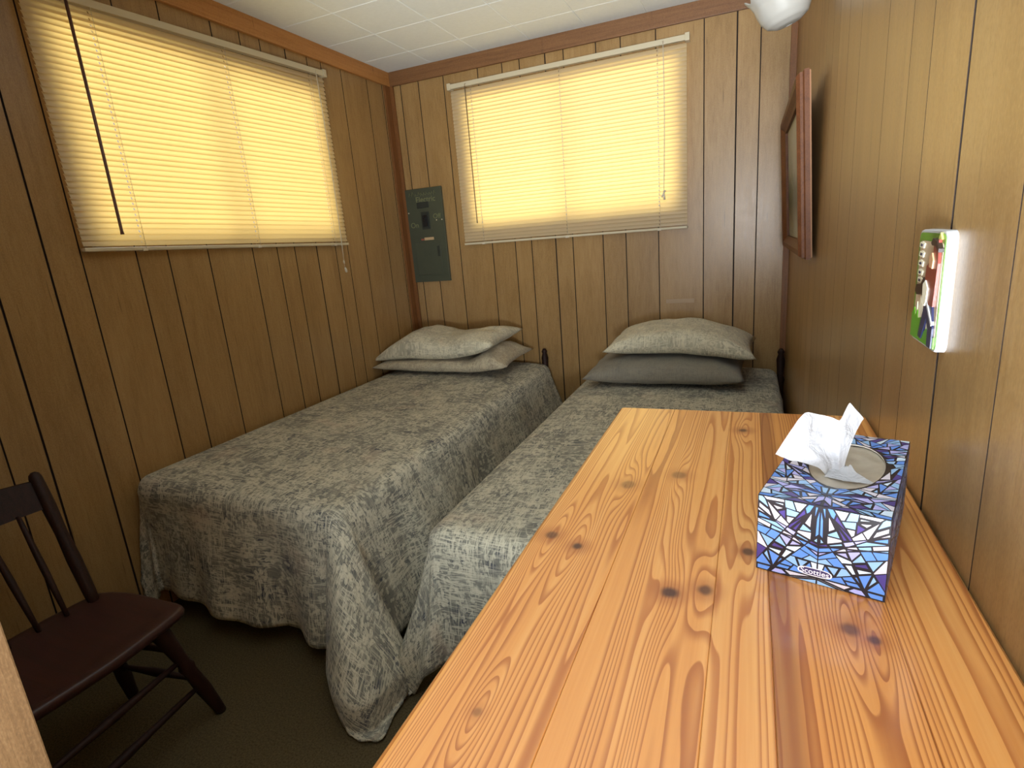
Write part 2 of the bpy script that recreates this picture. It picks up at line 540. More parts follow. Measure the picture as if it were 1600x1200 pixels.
# ceiling tiles
tx, ty = 0.327, 0.331
for i in range(-4, 5):
    for j in range(-1, 12):
        x0, x1 = -1.183 + i * tx, -1.183 + (i + 1) * tx
        y1, y0 = 3.13 - (j - 0) * ty + ty, 3.13 - j * ty
        y0 = max(y0, 0.3); x0 = max(x0, XL); x1 = min(x1, XR); y1 = min(y1, YB)
        if x1 - x0 < 0.01 or y1 - y0 < 0.01:
            continue
        mb = MB()
        g, c = 0.0007, 0.0025
        z0, z1 = ZC, ZC + 0.009
        a, b, cc, d = x0 + g, x1 - g, y0 + g, y1 - g
        lo = [(a + c, cc + c, z0), (b - c, cc + c, z0), (b - c, d - c, z0), (a + c, d - c, z0)]
        hi = [(a, cc, z0 + 0.002), (b, cc, z0 + 0.002), (b, d, z0 + 0.002), (a, d, z0 + 0.002)]
        top = [(a, cc, z1), (b, cc, z1), (b, d, z1), (a, d, z1)]
        V = [[mb.bm.verts.new(q) for q in L] for L in (lo, hi, top)]
        mb.bm.faces.new(V[0]); mb.bm.faces.new(V[2][::-1])
        for A, B in zip(V, V[1:]):
            for k in range(4):
                mb.bm.faces.new((A[k], A[(k + 1) % 4], B[(k + 1) % 4], B[k]))
        obj('tile', mb, M_tile, ceiling)
mb = MB(); mb.box(XL, XR, YR, 0.3, ZC, ZC + 0.009)
obj('ceiling_board', mb, M_tile, ceiling)


def planks(parent, edges, z0, z1, ax, face, sgn, hole, gap=0.0030, wide=(), cham=0.0012):
    """one object per plank; ax 'x': wall plane at x=face seen from +sgn, planks run along y"""
    for k, (a, b) in enumerate(zip(edges, edges[1:])):
        ga = 0.0050 if a in wide else gap
        gb = 0.0050 if b in wide else gap
        a2, b2 = a + ga / 2, b - gb / 2
        c = cham
        pieces = []
        if hole and a2 < hole[1] and b2 > hole[0]:
            h0, h1, hz0, hz1 = hole
            m0, m1 = max(a2, h0), min(b2, h1)
            if a2 < m0:
                pieces.append((a2, m0, z0, z1, True, False))
            if m1 < b2:
                pieces.append((m1, b2, z0, z1, False, True))
            pieces.append((m0, m1, z0, hz0, m0 == a2, m1 == b2))
            pieces.append((m0, m1, hz1, z1, m0 == a2, m1 == b2))
        else:
            pieces.append((a2, b2, z0, z1, True, True))
        mb = MB()
        for (p, q, r_, s_, cl, cr) in pieces:
            back = face - sgn * PD
            prof = [(back, p), (back, q), (face - sgn * (c if cr else 0), q)]
            if cr:
                prof.append((face, q - c))
            if cl:
                prof.append((face, p + c))
            prof.append((face - sgn * (c if cl else 0), p))
            if ax == 'y':
                prof = [(v, u) for u, v in prof]
            mb.prism(prof, 'z', r_, s_)
        mb.bm.normal_update()
        bmesh.ops.recalc_face_normals(mb.bm, faces=mb.bm.faces)
        for f in mb.bm.faces:       # the groove sides are stained dark
            nn_ = f.normal.x * sgn if ax == 'x' else f.normal.y * sgn
            if nn_ < 0.9:
                f.material_index = 1
        obj('plank', mb, [M_panel, M_groove], parent)


left_e = [0.25, 0.36, 0.47, 0.61, 0.745, 0.910, 1.018, 1.179, 1.289, 1.487, 1.617, 1.805, 2.049, 2.203, 2.323, 2.487, 2.641, 2.749, 2.915, 3.157, 3.317, 3.40]
back_e = [-2.172, -2.087, -1.954, -1.774, -1.537, -1.377, -1.266, -1.107, -0.997, -0.81, -0.673, -0.485, -0.24, -0.081, 0.03, 0.195]
right_e = [-0.6, -0.32, -0.10, 0.08, 0.23, 0.40, 0.575, 0.739, 0.885, 0.990, 1.154, 1.429, 1.60, 1.77, 1.90, 2.06, 2.25, 2.43, 2.55, 2.73, 2.95, 3.10, 3.25, 3.40]
planks(wall_left, left_e, 0.0, 2.40, 'x', XL, 1, OL, wide=(1.179, 1.018, 2.487))
planks(wall_back, back_e, 0.0, 2.40, 'y', YB, -1, OB, wide=(-0.081, -1.107))
planks(wall_right, right_e, 0.0, 2.43, 'x', XR, -1, None, gap=0.0012, wide=(0.739,), cham=0.0006)

# ceiling and corner trims
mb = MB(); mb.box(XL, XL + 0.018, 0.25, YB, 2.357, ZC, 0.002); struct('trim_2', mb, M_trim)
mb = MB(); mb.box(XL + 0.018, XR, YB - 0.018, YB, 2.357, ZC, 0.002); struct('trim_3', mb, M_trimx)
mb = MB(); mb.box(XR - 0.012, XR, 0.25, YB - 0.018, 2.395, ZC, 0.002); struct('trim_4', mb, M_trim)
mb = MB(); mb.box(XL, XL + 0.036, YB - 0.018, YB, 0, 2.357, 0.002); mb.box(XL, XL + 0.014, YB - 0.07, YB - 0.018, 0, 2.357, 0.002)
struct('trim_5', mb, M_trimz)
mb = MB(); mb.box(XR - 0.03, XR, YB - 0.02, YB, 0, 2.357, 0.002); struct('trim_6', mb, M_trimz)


# windows: lined opening, sliding sash frames, glass
def window(name, hole, ax):
    u0, u1, z0, z1 = hole
    base = MB()

    def bx(mb_, a, b, t0, t1, c, d, bev=0.003):
        # t measured outward from the inner wall face
        if ax == 'x':
            mb_.box(XL - t1, XL - t0, a, b, c, d, bev)
        else:
            mb_.box(a, b, YB + t0, YB + t1, c, d, bev)
    for (a, b, c, d) in ((u0, u0 + 0.012, z0, z1), (u1 - 0.012, u1, z0, z1), (u0, u1, z0, z0 + 0.012), (u0, u1, z1 - 0.012, z1)):
        bx(base, a, b, 0.0, WT, c, d, 0.0)
    win = struct(name, base, M_white_frame)
    um = (u0 + u1) / 2
    for (a, b, t) in ((u0 + 0.012, um + 0.012, 0.030), (um - 0.012, u1 - 0.012, 0.050)):
        s_ = MB()
        fw = 0.022
        for (p, q, c, d) in ((a, a + fw, z0 + 0.012, z1 - 0.012), (b - fw, b, z0 + 0.012, z1 - 0.012),
                             (a + fw, b - fw, z0 + 0.012, z0 + 0.012 + fw), (a + fw, b - fw, z1 - 0.012 - fw, z1 - 0.012)):
            bx(s_, p, q, t, t + 0.018, c, d, 0.002)
        sash = obj('sash_frame', s_, M_white_frame, win)
        g_ = MB()
        bx(g_, a + fw, b - fw, t + 0.006, t + 0.010, z0 + 0.012 + fw, z1 - 0.012 - fw, 0.0)
        obj('pane', g_, M_glass, sash)
    return win


window('window_1', OL, 'x')
window('window_2', OB, 'y')


# ---------------------------------------------------------------- venetian blinds
def blind(loc, rot, width, z_bot, z_top, tilt_bot, tilt_top, label, wand_u, wand_z, wand_mat, wand_r, cord_u, cord_z, ladders, tassel):
    """local frame: u runs along local x (0 at centre), y towards the room is -y, z up; built at origin then placed by the empty"""
    root = thing('window_blind', (loc[0], loc[1], loc[2]), label, 'blind')
    root.rotation_euler = (0, 0, rot)

    def put(o, p=root):
        C.objects.link(o)
        o.parent = p
        return o

    def slope(z):
        f = (z - z_bot) / (z_top - z_bot)
        return tilt_bot + (tilt_top - tilt_bot) * f
    hw = width / 2
    yb = -0.028                     # blind plane in front of the wall
    # head rail: U channel with end caps
    mb_ = MB()
    mb_.box(-hw, hw, yb - 0.014, yb + 0.014, -0.027, 0, 0.003)
    hr = put(bpy.data.objects.new('headrail', mb_.mesh('headrail', M_blindmetal)))
    hr.location = (0, 0, z_top); hr.rotation_euler = (0, -slope(z_top), 0)
    for s_ in (-1, 1):
        mb_ = MB()
        mb_.box(s_ * hw - 0.012, s_ * hw + 0.012, yb - 0.019, 0.0, -0.032, 0.006, 0.003)
        put(bpy.data.objects.new('end_bracket', mb_.mesh('end_bracket', M_blindmetal)), hr)
    # slats
    sw, n = 0.0265, 6
    mb_ = MB()
    t_ = math.radians(70)

    def sl(u, v):
        a = (v - 0.5) * sw
        crown = 0.0022 * (1 - (2 * v - 1) ** 2)
        yy = a * math.cos(t_) - crown * math.sin(t_)
        zz = a * math.sin(t_) + crown * math.cos(t_)
        return (-hw + 0.004 + u * (width - 0.008), yb - yy * -1.0, -zz * -1.0)
    us = [0.0, 1.0]
    for lu in ladders:
        for q in (-0.0022, 0.0022):
            us.append((lu + q + hw - 0.004) / (width - 0.008))
    us = sorted(us)
    V_ = [[mb_.bm.verts.new(sl(u, j / n)) for u in us] for j in range(n + 1)]
    for j in range(n):
        for i in range(len(us) - 1):
            if i % 2 == 1 and j in (2, 3):
                continue            # route hole for the cord
            mb_.bm.faces.new((V_[j][i], V_[j][i + 1], V_[j + 1][i + 1], V_[j + 1][i])).smooth = True
    sme = mb_.mesh('slat', M_slat)
    z = z_bot + 0.026
    cnt = 0
    pitch = 0.0205
    while z < z_top - 0.036:
        o = put(bpy.data.objects.new('slat', sme))
        o.location = (0, 0, z)
        o.rotation_euler = (0.012 * math.sin(cnt * 1.7), -slope(z) + 0.0006 * math.sin(cnt * 2.3), 0)
        z += pitch
        cnt += 1
    # bottom rail
    mb_ = MB()
    mb_.box(-hw + 0.002, hw - 0.002, yb - 0.012, yb + 0.012, -0.006, 0.008, 0.004)
    br = put(bpy.data.objects.new('bottom_rail', mb_.mesh('bottom_rail', M_blindmetal)))
    br.location = (0, 0, z_bot); br.rotation_euler = (0, -slope(z_bot), 0)
    # ladder cords, front and back strings with rungs
    for u in ladders:
        mb_ = MB()
        zt_ = z_top + math.tan(slope(z_top)) * u - 0.02
        zb_ = z_bot + math.tan(slope(z_bot)) * u
        for yy in (yb - 0.0135, yb + 0.0135):
            mb_.tube([(u + 0.005, yy, zb_), (u + 0.005, yy, zt_)], 0.0007, 5)
        zz = zb_ + 0.02
        while zz < zt_:
            mb_.tube([(u + 0.005, yb - 0.0135, zz - 0.004), (u + 0.005, yb + 0.0135, zz + 0.004)], 0.0005, 4)
            zz += pitch
        mb_.box(u - 0.010, u + 0.010, yb - 0.0135, yb + 0.0125, zb_ - 0.008, zb_ + 0.003, 0.001)
        put(bpy.data.objects.new('ladder_cord', mb_.mesh('ladder_cord', M_cord)))
    # tilt wand with hook
    zt_ = z_top + math.tan(slope(z_top)) * wand_u
    mb_ = MB()
    mb_.tube([(wand_u, yb - 0.014, zt_ - 0.014), (wand_u, yb - 0.026, zt_ - 0.018), (wand_u, yb - 0.027, zt_ - 0.040)], 0.0018, 6)
    mb_.tube([(wand_u, yb - 0.027, zt_ - 0.030), (wand_u, yb - 0.028, (zt_ + wand_z) / 2), (wand_u, yb - 0.026, wand_z + 0.012), (wand_u, yb - 0.026, wand_z)],
             [wand_r, wand_r, wand_r, wand_r * 1.25], 6)
    put(bpy.data.objects.new('tilt_wand', mb_.mesh('tilt_wand', wand_mat)))
    # lift cord and tassel
    zt_ = z_top + math.tan(slope(z_top)) * cord_u - 0.012
    mb_ = MB()
    pts = []
    for k in range(9):
        f = k / 8
        pts.append((cord_u + 0.004 * math.sin(f * 4) , yb - 0.020 - 0.004 * math.sin(f * 3), zt_ + (cord_z - zt_) * f))
    mb_.tube(pts, 0.0013, 5)
    mb_.tube([(p[0] + 0.003, p[1] - 0.001, p[2]) for p in pts[:-1]] + [pts[-1]], 0.0012, 5)
    lc = put(bpy.data.objects.new('lift_cord', mb_.mesh('lift_cord', M_cord)))
    mb_ = MB()
    e = pts[-1]
    if tassel == 'knot':
        mb_.tube([(e[0] + 0.002, e[1], e[2] + 0.006), (e[0] + 0.004, e[1], e[2]), (e[0] + 0.002, e[1], e[2] - 0.007)], [0.003, 0.008, 0.003], 8)
        mb_.tube([(e[0], e[1], e[2] - 0.004), (e[0] - 0.006, e[1], e[2] - 0.022), (e[0] - 0.012, e[1], e[2] - 0.032)], [0.003, 0.005, 0.004], 6)
        mb_.tube([(e[0], e[1], e[2] - 0.004), (e[0] + 0.002, e[1], e[2] - 0.028), (e[0] + 0.002, e[1], e[2] - 0.046)], [0.003, 0.005, 0.006], 6)
    else:
        mb_.tube([(e[0], e[1], e[2] + 0.008), (e[0], e[1], e[2]), (e[0] + 0.001, e[1], e[2] - 0.012)], [0.002, 0.005, 0.003], 8)
        mb_.tube([(e[0] + 0.002, e[1], e[2] - 0.034), (e[0] + 0.006, e[1], e[2] - 0.046), (e[0] + 0.010, e[1], e[2] - 0.060)], [0.004, 0.007, 0.006], 8)
        mb_.tube([(e[0], e[1], e[2] - 0.01), (e[0] + 0.003, e[1], e[2] - 0.036)], 0.001, 5)
    put(bpy.data.objects.new('tassel', mb_.mesh('tassel', M_cord)), lc)
    return root


# left blind: local +x runs along +y of the room; local -y faces +x
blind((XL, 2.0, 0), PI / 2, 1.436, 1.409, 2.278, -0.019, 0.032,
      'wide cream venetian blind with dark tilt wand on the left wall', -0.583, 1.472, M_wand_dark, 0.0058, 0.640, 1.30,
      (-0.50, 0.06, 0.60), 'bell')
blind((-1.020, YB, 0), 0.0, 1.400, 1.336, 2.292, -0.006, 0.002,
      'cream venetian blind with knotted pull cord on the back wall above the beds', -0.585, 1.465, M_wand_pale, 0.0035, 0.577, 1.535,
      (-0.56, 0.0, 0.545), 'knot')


# ---------------------------------------------------------------- beds
M_spread = mat_floral('floral_bedspread', lin(200, 193, 170), lin(120, 118, 108), lin(60, 64, 76))
M_pillow = mat_floral('floral_pillowcase', lin(214, 206, 180), lin(166, 160, 140), lin(122, 118, 110), 1.6, 0.12)
M_pillow_g = mat_floral('grey_pillowcase', lin(136, 130, 116), lin(118, 112, 102), lin(98, 95, 92), 1.5, 0.35)
M_pillow_f = mat_floral('dim_floral_pillowcase', lin(190, 178, 150), lin(150, 138, 120), lin(112, 102, 96), 1.8, 0.1)
M_mattress = simple('mattress_ticking', lin(190, 186, 176), 0.9)
M_darkwood = mat_panelling('dark_stained_wood', lin(24, 13, 10), lin(38, 20, 15), lin(52, 28, 20), (30.0, 30.0, 3.0), 0.5, 0.25)
M_boxspring = simple('box_spring_cloth', lin(70, 64, 58), 0.9)


def make_bed(x0, x1, y0, y1, zl, zr, label, posts):
    cx = (x0 + x1) / 2
    t = thing('bed', (cx, (y0 + y1) / 2, 0), label, 'bed', None)
    zt = min(zl, zr)
    mb_ = MB(); mb_.box(x0 + 0.01, x1 - 0.01, y0 + 0.01, y1, zt - 0.21, zt - 0.02, 0.03); obj('mattress', mb_, M_mattress, t)
    mb_ = MB(); mb_.box(x0 + 0.015, x1 - 0.015, y0 + 0.02, y1, zt - 0.36, zt - 0.215, 0.01); obj('box_spring', mb_, M_boxspring, t)
    mb_ = MB()
    for xx in (x0 + 0.02, x1 - 0.05):
        mb_.box(xx, xx + 0.03, y0 + 0.06, y1, zt - 0.385, zt - 0.362, 0.002)
    mb_.box(x0 + 0.05, x1 - 0.05, y0 + 0.10, y0 + 0.13, zt - 0.385, zt - 0.362, 0.002)
    obj('side_rails', mb_, M_darkwood, t)
    for xx, yy in ((x0 + 0.06, y0 + 0.15), (x1 - 0.06, y0 + 0.15)):
        mb_ = MB(); mb_.tube([(xx, yy, 0), (xx, yy, zt - 0.385)], [0.018, 0.024], 10); obj('leg', mb_, M_darkwood, t)
    yb_ = y1 + 0.022
    for xx, top in posts:
        mb_ = MB()
        prof = [(0, 0.020), (0.30, 0.020), (top - 0.20, 0.018), (top - 0.175, 0.024), (top - 0.15, 0.016), (top - 0.06, 0.022), (top - 0.03, 0.014),
                (top - 0.018, 0.019), (top, 0.010)]
        mb_.tube([(xx, yb_, z) for z, _ in prof], [r_ for _, r_ in prof], 12)
        obj('bed_post', mb_, M_darkwood, t)
    mb_ = MB(); mb_.box(posts[0][0], posts[1][0], yb_ - 0.010, yb_ + 0.010, 0.30, 0.47, 0.004); obj('headboard_rail', mb_, M_darkwood, t)
    return t


def make_spread(x0, x1, y0, y1, zl, zr, hl, hf, hr, label, seed, flare_r, flare_l, wall_l=None, wall_r=None, side_r=0.035):
    mb_ = MB()
    r_ = 0.055
    ix0, ix1, iy0 = x0 + r_, x1 - r_, y0 + r_
    A, B = x0 - hl + r_ , x1 + hr - r_
    Cc, D = y0 - hf + r_, y1
    ph = seed * 1.37

    def pt(a, b):
        px = min(max(a, ix0), ix1)
        py = min(max(b, iy0), D)
        ox, oy = a - px, b - py
        L = math.hypot(ox, oy)
        fx = (px - x0) / (x1 - x0)
        zt = zl + (zr - zl) * fx
        # gentle sag and wrinkles on top
        wr = 0.006 * (mnoise.noise((a * 3.1 + seed, b * 2.3, 0.3)) + 0.5 * mnoise.noise((a * 9 + seed, b * 7, 1.3)))
        crown = 0.012 * (1 - (2 * fx - 1) ** 2)
        if L < 1e-6:
            edge = min(1.0, min(px - ix0, ix1 - px, py - iy0) / 0.10 + 0.15)
            return Vector((a, b, zt + (crown + wr) * max(0.0, edge)))
        th = math.atan2(oy, ox)
        dx, dy = ox / L, oy / L
        arc = r_ * PI / 2
        if L < arc:
            an = L / r_
            h = r_ * math.sin(an)
            z = zt - r_ * (1 - math.cos(an)) + wr * 0.15
            return Vector((px + dx * h, py + dy * h, z + 0.0))
        drop = L - arc
        cornerness = abs(2 * dx * dy)
        fl = flare_r if ox > 0 else flare_l
        s_ = px * 1.0 + py * 1.0
        k = min(1.0, drop / 0.40)
        rip = 0.025 * k * (math.sin(13 * s_ + ph + 1.2 * math.sin(5 * s_)) + 0.5 * math.sin(29 * s_ + 2 * ph))
        rip *= (1 - cornerness)
        rip += cornerness * 0.026 * k * math.cos(9 * th + ph + 0.6)
        out = r_ + (0.035 + (side_r - 0.035) * max(0.0, dx)) * k + rip + cornerness * fl * k ** 1.2
        out = max(out, r_ + 0.003)
        z = zt - r_ - drop * (1 - 0.04 * cornerness)
        if z < 0.012:
            ex = 0.012 - z
            out += ex * 0.35
            z = 0.010 + 0.010 * abs(math.sin(ex * 40 + th * 5))
        v = Vector((px + dx * out, py + dy * out, z))
        v.x += 0.006 * mnoise.noise((v.x * 6, v.y * 6, z * 5 + seed))
        v.y += 0.008 * mnoise.noise((v.y * 6, v.x * 6 + 3, z * 5 + seed))
        return v

    def fn(u, v):
        a = A + (B - A) * u
        b = Cc + (D - Cc) * v
        # wavy hem
        p_ = pt(a, b)
        if wall_l is not None:
            p_.x = max(p_.x, wall_l)
        if wall_r is not None:
            p_.x = min(p_.x, wall_r)
        return p_
    mb_.grid(fn, 120, 150, uvfn=lambda u, v: (A + (B - A) * u + seed * 3.1, Cc + (D - Cc) * v))
    o = obj('bedspread', mb_, M_spread)
    tag(o, label, 'bedspread', None)
    sm = o.modifiers.new('thickness', 'SOLIDIFY')
    sm.thickness = 0.006
    sm.offset = -1
    return o


B1 = (-2.150, -1.175, 1.235, 3.335)
B2 = (-0.870, 0.158, 1.235, 3.335)
make_bed(*B1, 0.585, 0.545, 'single bed along the left wall with dark turned head post', ((-2.10, 0.64), (-1.215, 0.645)))
make_bed(*B2, 0.540, 0.530, 'single bed along the right wall behind the pine dresser', ((-0.80, 0.50), (0.172, 0.640)))
make_spread(*B1, 0.585, 0.545, 0.40, 0.50, 0.52, 'grey floral bedspread draped over the bed by the left wall', 1, 0.23, 0.02, wall_l=XL + 0.014, side_r=0.11)
make_spread(*B2, 0.540, 0.530, 0.50, 0.455, 0.36, 'grey floral bedspread draped over the bed by the right wall', 2, 0.05, 0.09, wall_r=XR - 0.008)


def pillow(w_, d_, h_, loc, rotz, tilt, label, mat, seed, lift=None, pinch=0.12):
    mb_ = MB()

    def shape(u, v, top):
        a, b = 2 * u - 1, 2 * v - 1
        # outline pinched between pointed corners
        xx = a * w_ / 2 * (1 - pinch * 0.55 * (1 - b * b) * abs(a) ** 3)
        yy = b * d_ / 2 * (1 - pinch * (1 - a * a) * abs(b) ** 3)
        pa = max(0.0, 1 - abs(a) ** 2.6)
        pb = max(0.0, 1 - abs(b) ** 2.6)
        f = (pa ** 0.5) * (pb ** 0.36)
        z = h_ / 2 * f * (1 if top else -1)
        wr = mnoise.noise((xx * 7 + seed, yy * 7, top * 3.0)) * 0.012 + mnoise.noise((xx * 18 + seed, yy * 16, top * 5.0)) * 0.005
        rad = math.sin(10 * math.atan2(b, a) + seed) * 0.005 * max(abs(a), abs(b)) ** 2
        z += (wr + rad) * (f ** 0.5) * (1 if top else 0.4)
        if lift:
            z += lift(a, b, f, top)
        return (xx, yy, z)
    for top in (1, 0):
        mb_.grid(lambda u, v: shape(u, v, top), 36, 26, uvfn=lambda u, v: (u * w_ + seed, v * d_ + top * 2))
    bmesh.ops.remove_doubles(mb_.bm, verts=mb_.bm.verts, dist=0.0008)
    o = obj('pillow', mb_, mat)
    o.location = loc
    o.rotation_euler = (tilt[0], tilt[1], rotz)
    return tag(o, label, 'pillow', None)


def flat_bottom(hh, k=0.5):
    return lambda a, b, f, top: 0.0 if top else hh * k * f


z1 = 0.572
pillow(0.92, 0.50, 0.15, (-1.730, 3.075, z1 + 0.060), 0.03, (0.02, 0.02), 'lower pillow on the left wall bed, its right corner poking out', M_pillow_f, 3,
       lambda a, b, f, top: (-0.030 * f * (1 - max(0, min(1, (a - 0.40) / 0.2))) + 0.045 * f ** 0.6 * math.exp(-((a - 0.72) / 0.16) ** 2) if top else 0.035 * f) + 0.022 * max(0, a) ** 2.5)
pillow(0.85, 0.48, 0.215, (-1.760, 3.085, z1 + 0.142), -0.02, (0.04, -0.015), 'upper pillow on the left wall bed, dented in the middle', M_pillow, 5,
       lambda a, b, f, top: (0.026 * math.exp(-((a + 0.38) / 0.30) ** 2) - 0.022 * math.exp(-((a - 0.15) / 0.30) ** 2)) * (f ** 0.5) * (1 if top else 0.2)
       + 0.055 * max(0, a) ** 2.2 - 0.05 * max(0, -a - 0.35) ** 1.6 + (0 if top else 0.065 * f))
z2 = 0.542
pillow(0.80, 0.52, 0.18, (-0.405, 3.030, z2 + 0.062), 0.0, (0.02, 0.0), 'plain grey lower pillow on the right wall bed', M_pillow_g, 8,
       lambda a, b, f, top: (0.0 if top else 0.045 * f), 0.08)
pillow(0.75, 0.48, 0.175, (-0.330, 3.080, z2 + 0.216), 0.0, (0.03, 0.03), 'plump pale pillow on top of the grey one on the right wall bed', M_pillow, 11,
       lambda a, b, f, top: -0.055 * max(0, a - 0.1) ** 1.5 - 0.045 * max(0, -a - 0.2) ** 1.5 + (0 if top else 0.03 * f))

# ---------------------------------------------------------------- dresser in the foreground
DX0, DX1, DY0, DY1, DZ = -0.236, 0.193, 0.13, 1.078, 0.988
dr = thing('dresser', ((DX0 + DX1) / 2, (DY0 + DY1) / 2, 0), 'lacquered knotty pine dresser against the right wall', 'dresser')
edges = [DX0, -0.128, -0.024, 0.024, 0.120, DX1]
for k, (a, b) in enumerate(zip(edges, edges[1:])):
    mb = MB()
    g, c, th = 0.0001, 0.0006, 0.024
    prof = []
    if k == 0:
        rr = 0.009
        prof += [(a + rr - rr * math.cos(q), DZ - rr + rr * math.sin(q)) for q in [i * PI / 2 / 6 for i in range(7)]]
        prof = [(a, DZ - th + 0.004), (a, DZ - rr)] + prof[1:]
        lo = [(a + 0.004, DZ - th)]
    else:
        prof += [(a + g, DZ - c), (a + g + c, DZ)]
        lo = [(a + g, DZ - th)]
    if k == len(edges) - 2:
        prof += [(b - 0.003, DZ), (b, DZ - 0.003), (b, DZ - th)]
    else:
        prof += [(b - g - c, DZ), (b - g, DZ - c), (b - g, DZ - th)]
    prof += lo
    mb.prism(prof, 'y', DY0, DY1)
    obj('plank', mb, M_pine, dr)
bx0, by0, by1 = DX0 + 0.025, DY0 + 0.02, DY1 - 0.02
mb = MB()
mb.box(bx0, DX1 - 0.004, by0, by0 + 0.018, 0.0, DZ - 0.0245, 0.001)
mb.box(bx0, DX1 - 0.004, by1 - 0.018, by1, 0.0, DZ - 0.0245, 0.001)
mb.box(DX1 - 0.012, DX1 - 0.004, by0, by1, 0.05, DZ - 0.0245)
mb.box(bx0 + 0.02, DX1 - 0.012, by0 + 0.018, by1 - 0.018, 0.06, 0.078)
mb.box(bx0 + 0.02, bx0 + 0.035, by0 + 0.018, by1 - 0.018, 0.0, 0.06)
obj('carcass', mb, M_carcass, dr)
nz = 4
hh = (DZ - 0.0245 - 0.085) / nz
for k in range(nz):
    z0 = 0.085 + k * hh
    mb = MB()
    mb.box(bx0 - 0.004, bx0 + 0.016, by0 + 0.021, by1 - 0.021, z0 + 0.002, z0 + hh - 0.004, 0.003)
    d_ = obj('drawer', mb, M_carcass, dr)
    for yy in (by0 + 0.22, by1 - 0.22):
        mb = MB()
        zc = z0 + hh / 2
        mb.tube([(bx0 - 0.003, yy, zc), (bx0 - 0.012, yy, zc), (bx0 - 0.020, yy, zc), (bx0 - 0.028, yy, zc), (bx0 - 0.031, yy, zc)], [0.009, 0.008, 0.016, 0.015, 0.008], 14)
        obj('knob', mb, M_carcass, d_)

# ---------------------------------------------------------------- tissue box
bA = Vector((0.0130, 0.554, DZ)); bd = Vector((0.964, -0.266, 0)).normalized(); bp = Vector((-bd.y, bd.x, 0))
BW, BD_, BH = 0.110, 0.2135, 0.082
M_black = simple('printed_black', lin(26, 22, 30), 0.35, var=0.1)
PR = [simple('print_' + n_, lin(*c_), 0.35, var=0.12, scale=90) for n_, c_ in (('white', (204, 199, 210)), ('sky', (140, 178, 218)), ('blue', (92, 138, 214)),
      ('lavender', (168, 168, 222)), ('violet', (70, 56, 128)), ('pale', (200, 218, 236)))]
tb = thing('tissue_box', bA + bd * BW / 2 + bp * BD_ / 2, 'tissue box with blue stained glass print on the pine dresser', 'tissue box')


def bw(l, p, z):
    return bA + bd * l + bp * p + Vector((0, 0, z))


ECX, ECY, ERX, ERY = 0.0602, 0.1135, 0.0345, 0.0660
mb = MB()
e_ = 0.0004
NSEG = 48


def rect_pt(an):
    # boundary point of the top in direction an from the opening centre
    dx, dy = math.cos(an), math.sin(an)
    t = 1e9
    for lim, d0, c0 in ((BW, dx, ECX), (BD_, dy, ECY)):
        if d0 > 1e-9:
            t = min(t, (lim - c0) / d0)
        elif d0 < -1e-9:
            t = min(t, -c0 / d0)
    return (ECX + dx * t, ECY + dy * t)


angs = sorted([2 * PI * k / NSEG for k in range(NSEG)] + [math.atan2(y - ECY, x - ECX) % (2 * PI) for x in (0, BW) for y in (0, BD_)])
outr, inr, inl = [], [], []
for an in angs:
    q = rect_pt(an)
    outr.append(mb.bm.verts.new(bw(q[0], q[1], BH)))
    rr = 1 / math.sqrt((math.cos(an) / ERX) ** 2 + (math.sin(an) / ERY) ** 2)
    ex, ey = ECX + math.cos(an) * rr, ECY + math.sin(an) * rr
    inr.append(mb.bm.verts.new(bw(ex, ey, BH)))
    inl.append(mb.bm.verts.new(bw(ex, ey, BH - 0.0012)))
nn = len(angs)
for k in range(nn):
    k2 = (k + 1) % nn
    mb.bm.faces.new((outr[k], outr[k2], inr[k2], inr[k]))
    f = mb.bm.faces.new((inr[k], inr[k2], inl[k2], inl[k])); f.material_index = 1
lowr = [mb.bm.verts.new(v.co - Vector((0, 0, BH - 0.0004))) for v in outr]
for k in range(nn):
    k2 = (k + 1) % nn
    mb.bm.faces.new((outr[k2], outr[k], lowr[k], lowr[k2]))
mb.bm.faces.new(lowr[::-1])
obj('carton', mb, [M_black, simple('carton_edge', lin(226, 220, 210), 0.7)], tb)


def split_poly(poly, px, py, nx, ny):
    A_, B_ = [], []
    n_ = len(poly)
    for i in range(n_):
        p, q = poly[i], poly[(i + 1) % n_]
        dp = (p[0] - px) * nx + (p[1] - py) * ny
        dq = (q[0] - px) * nx + (q[1] - py) * ny
        if dp >= 0:
            A_.append(p)
        if dp <= 0:
            B_.append(p)
        if dp * dq < 0:
            t = dp / (dp - dq)
            m_ = (p[0] + (q[0] - p[0]) * t, p[1] + (q[1] - p[1]) * t)
            A_.append(m_); B_.append(m_)
    return [P for P in (A_, B_) if len(P) >= 3 and abs(parea(P)) > 1e-8]


def parea(P):
    return 0.5 * sum(P[i][0] * P[(i + 1) % len(P)][1] - P[(i + 1) % len(P)][0] * P[i][1] for i in range(len(P)))


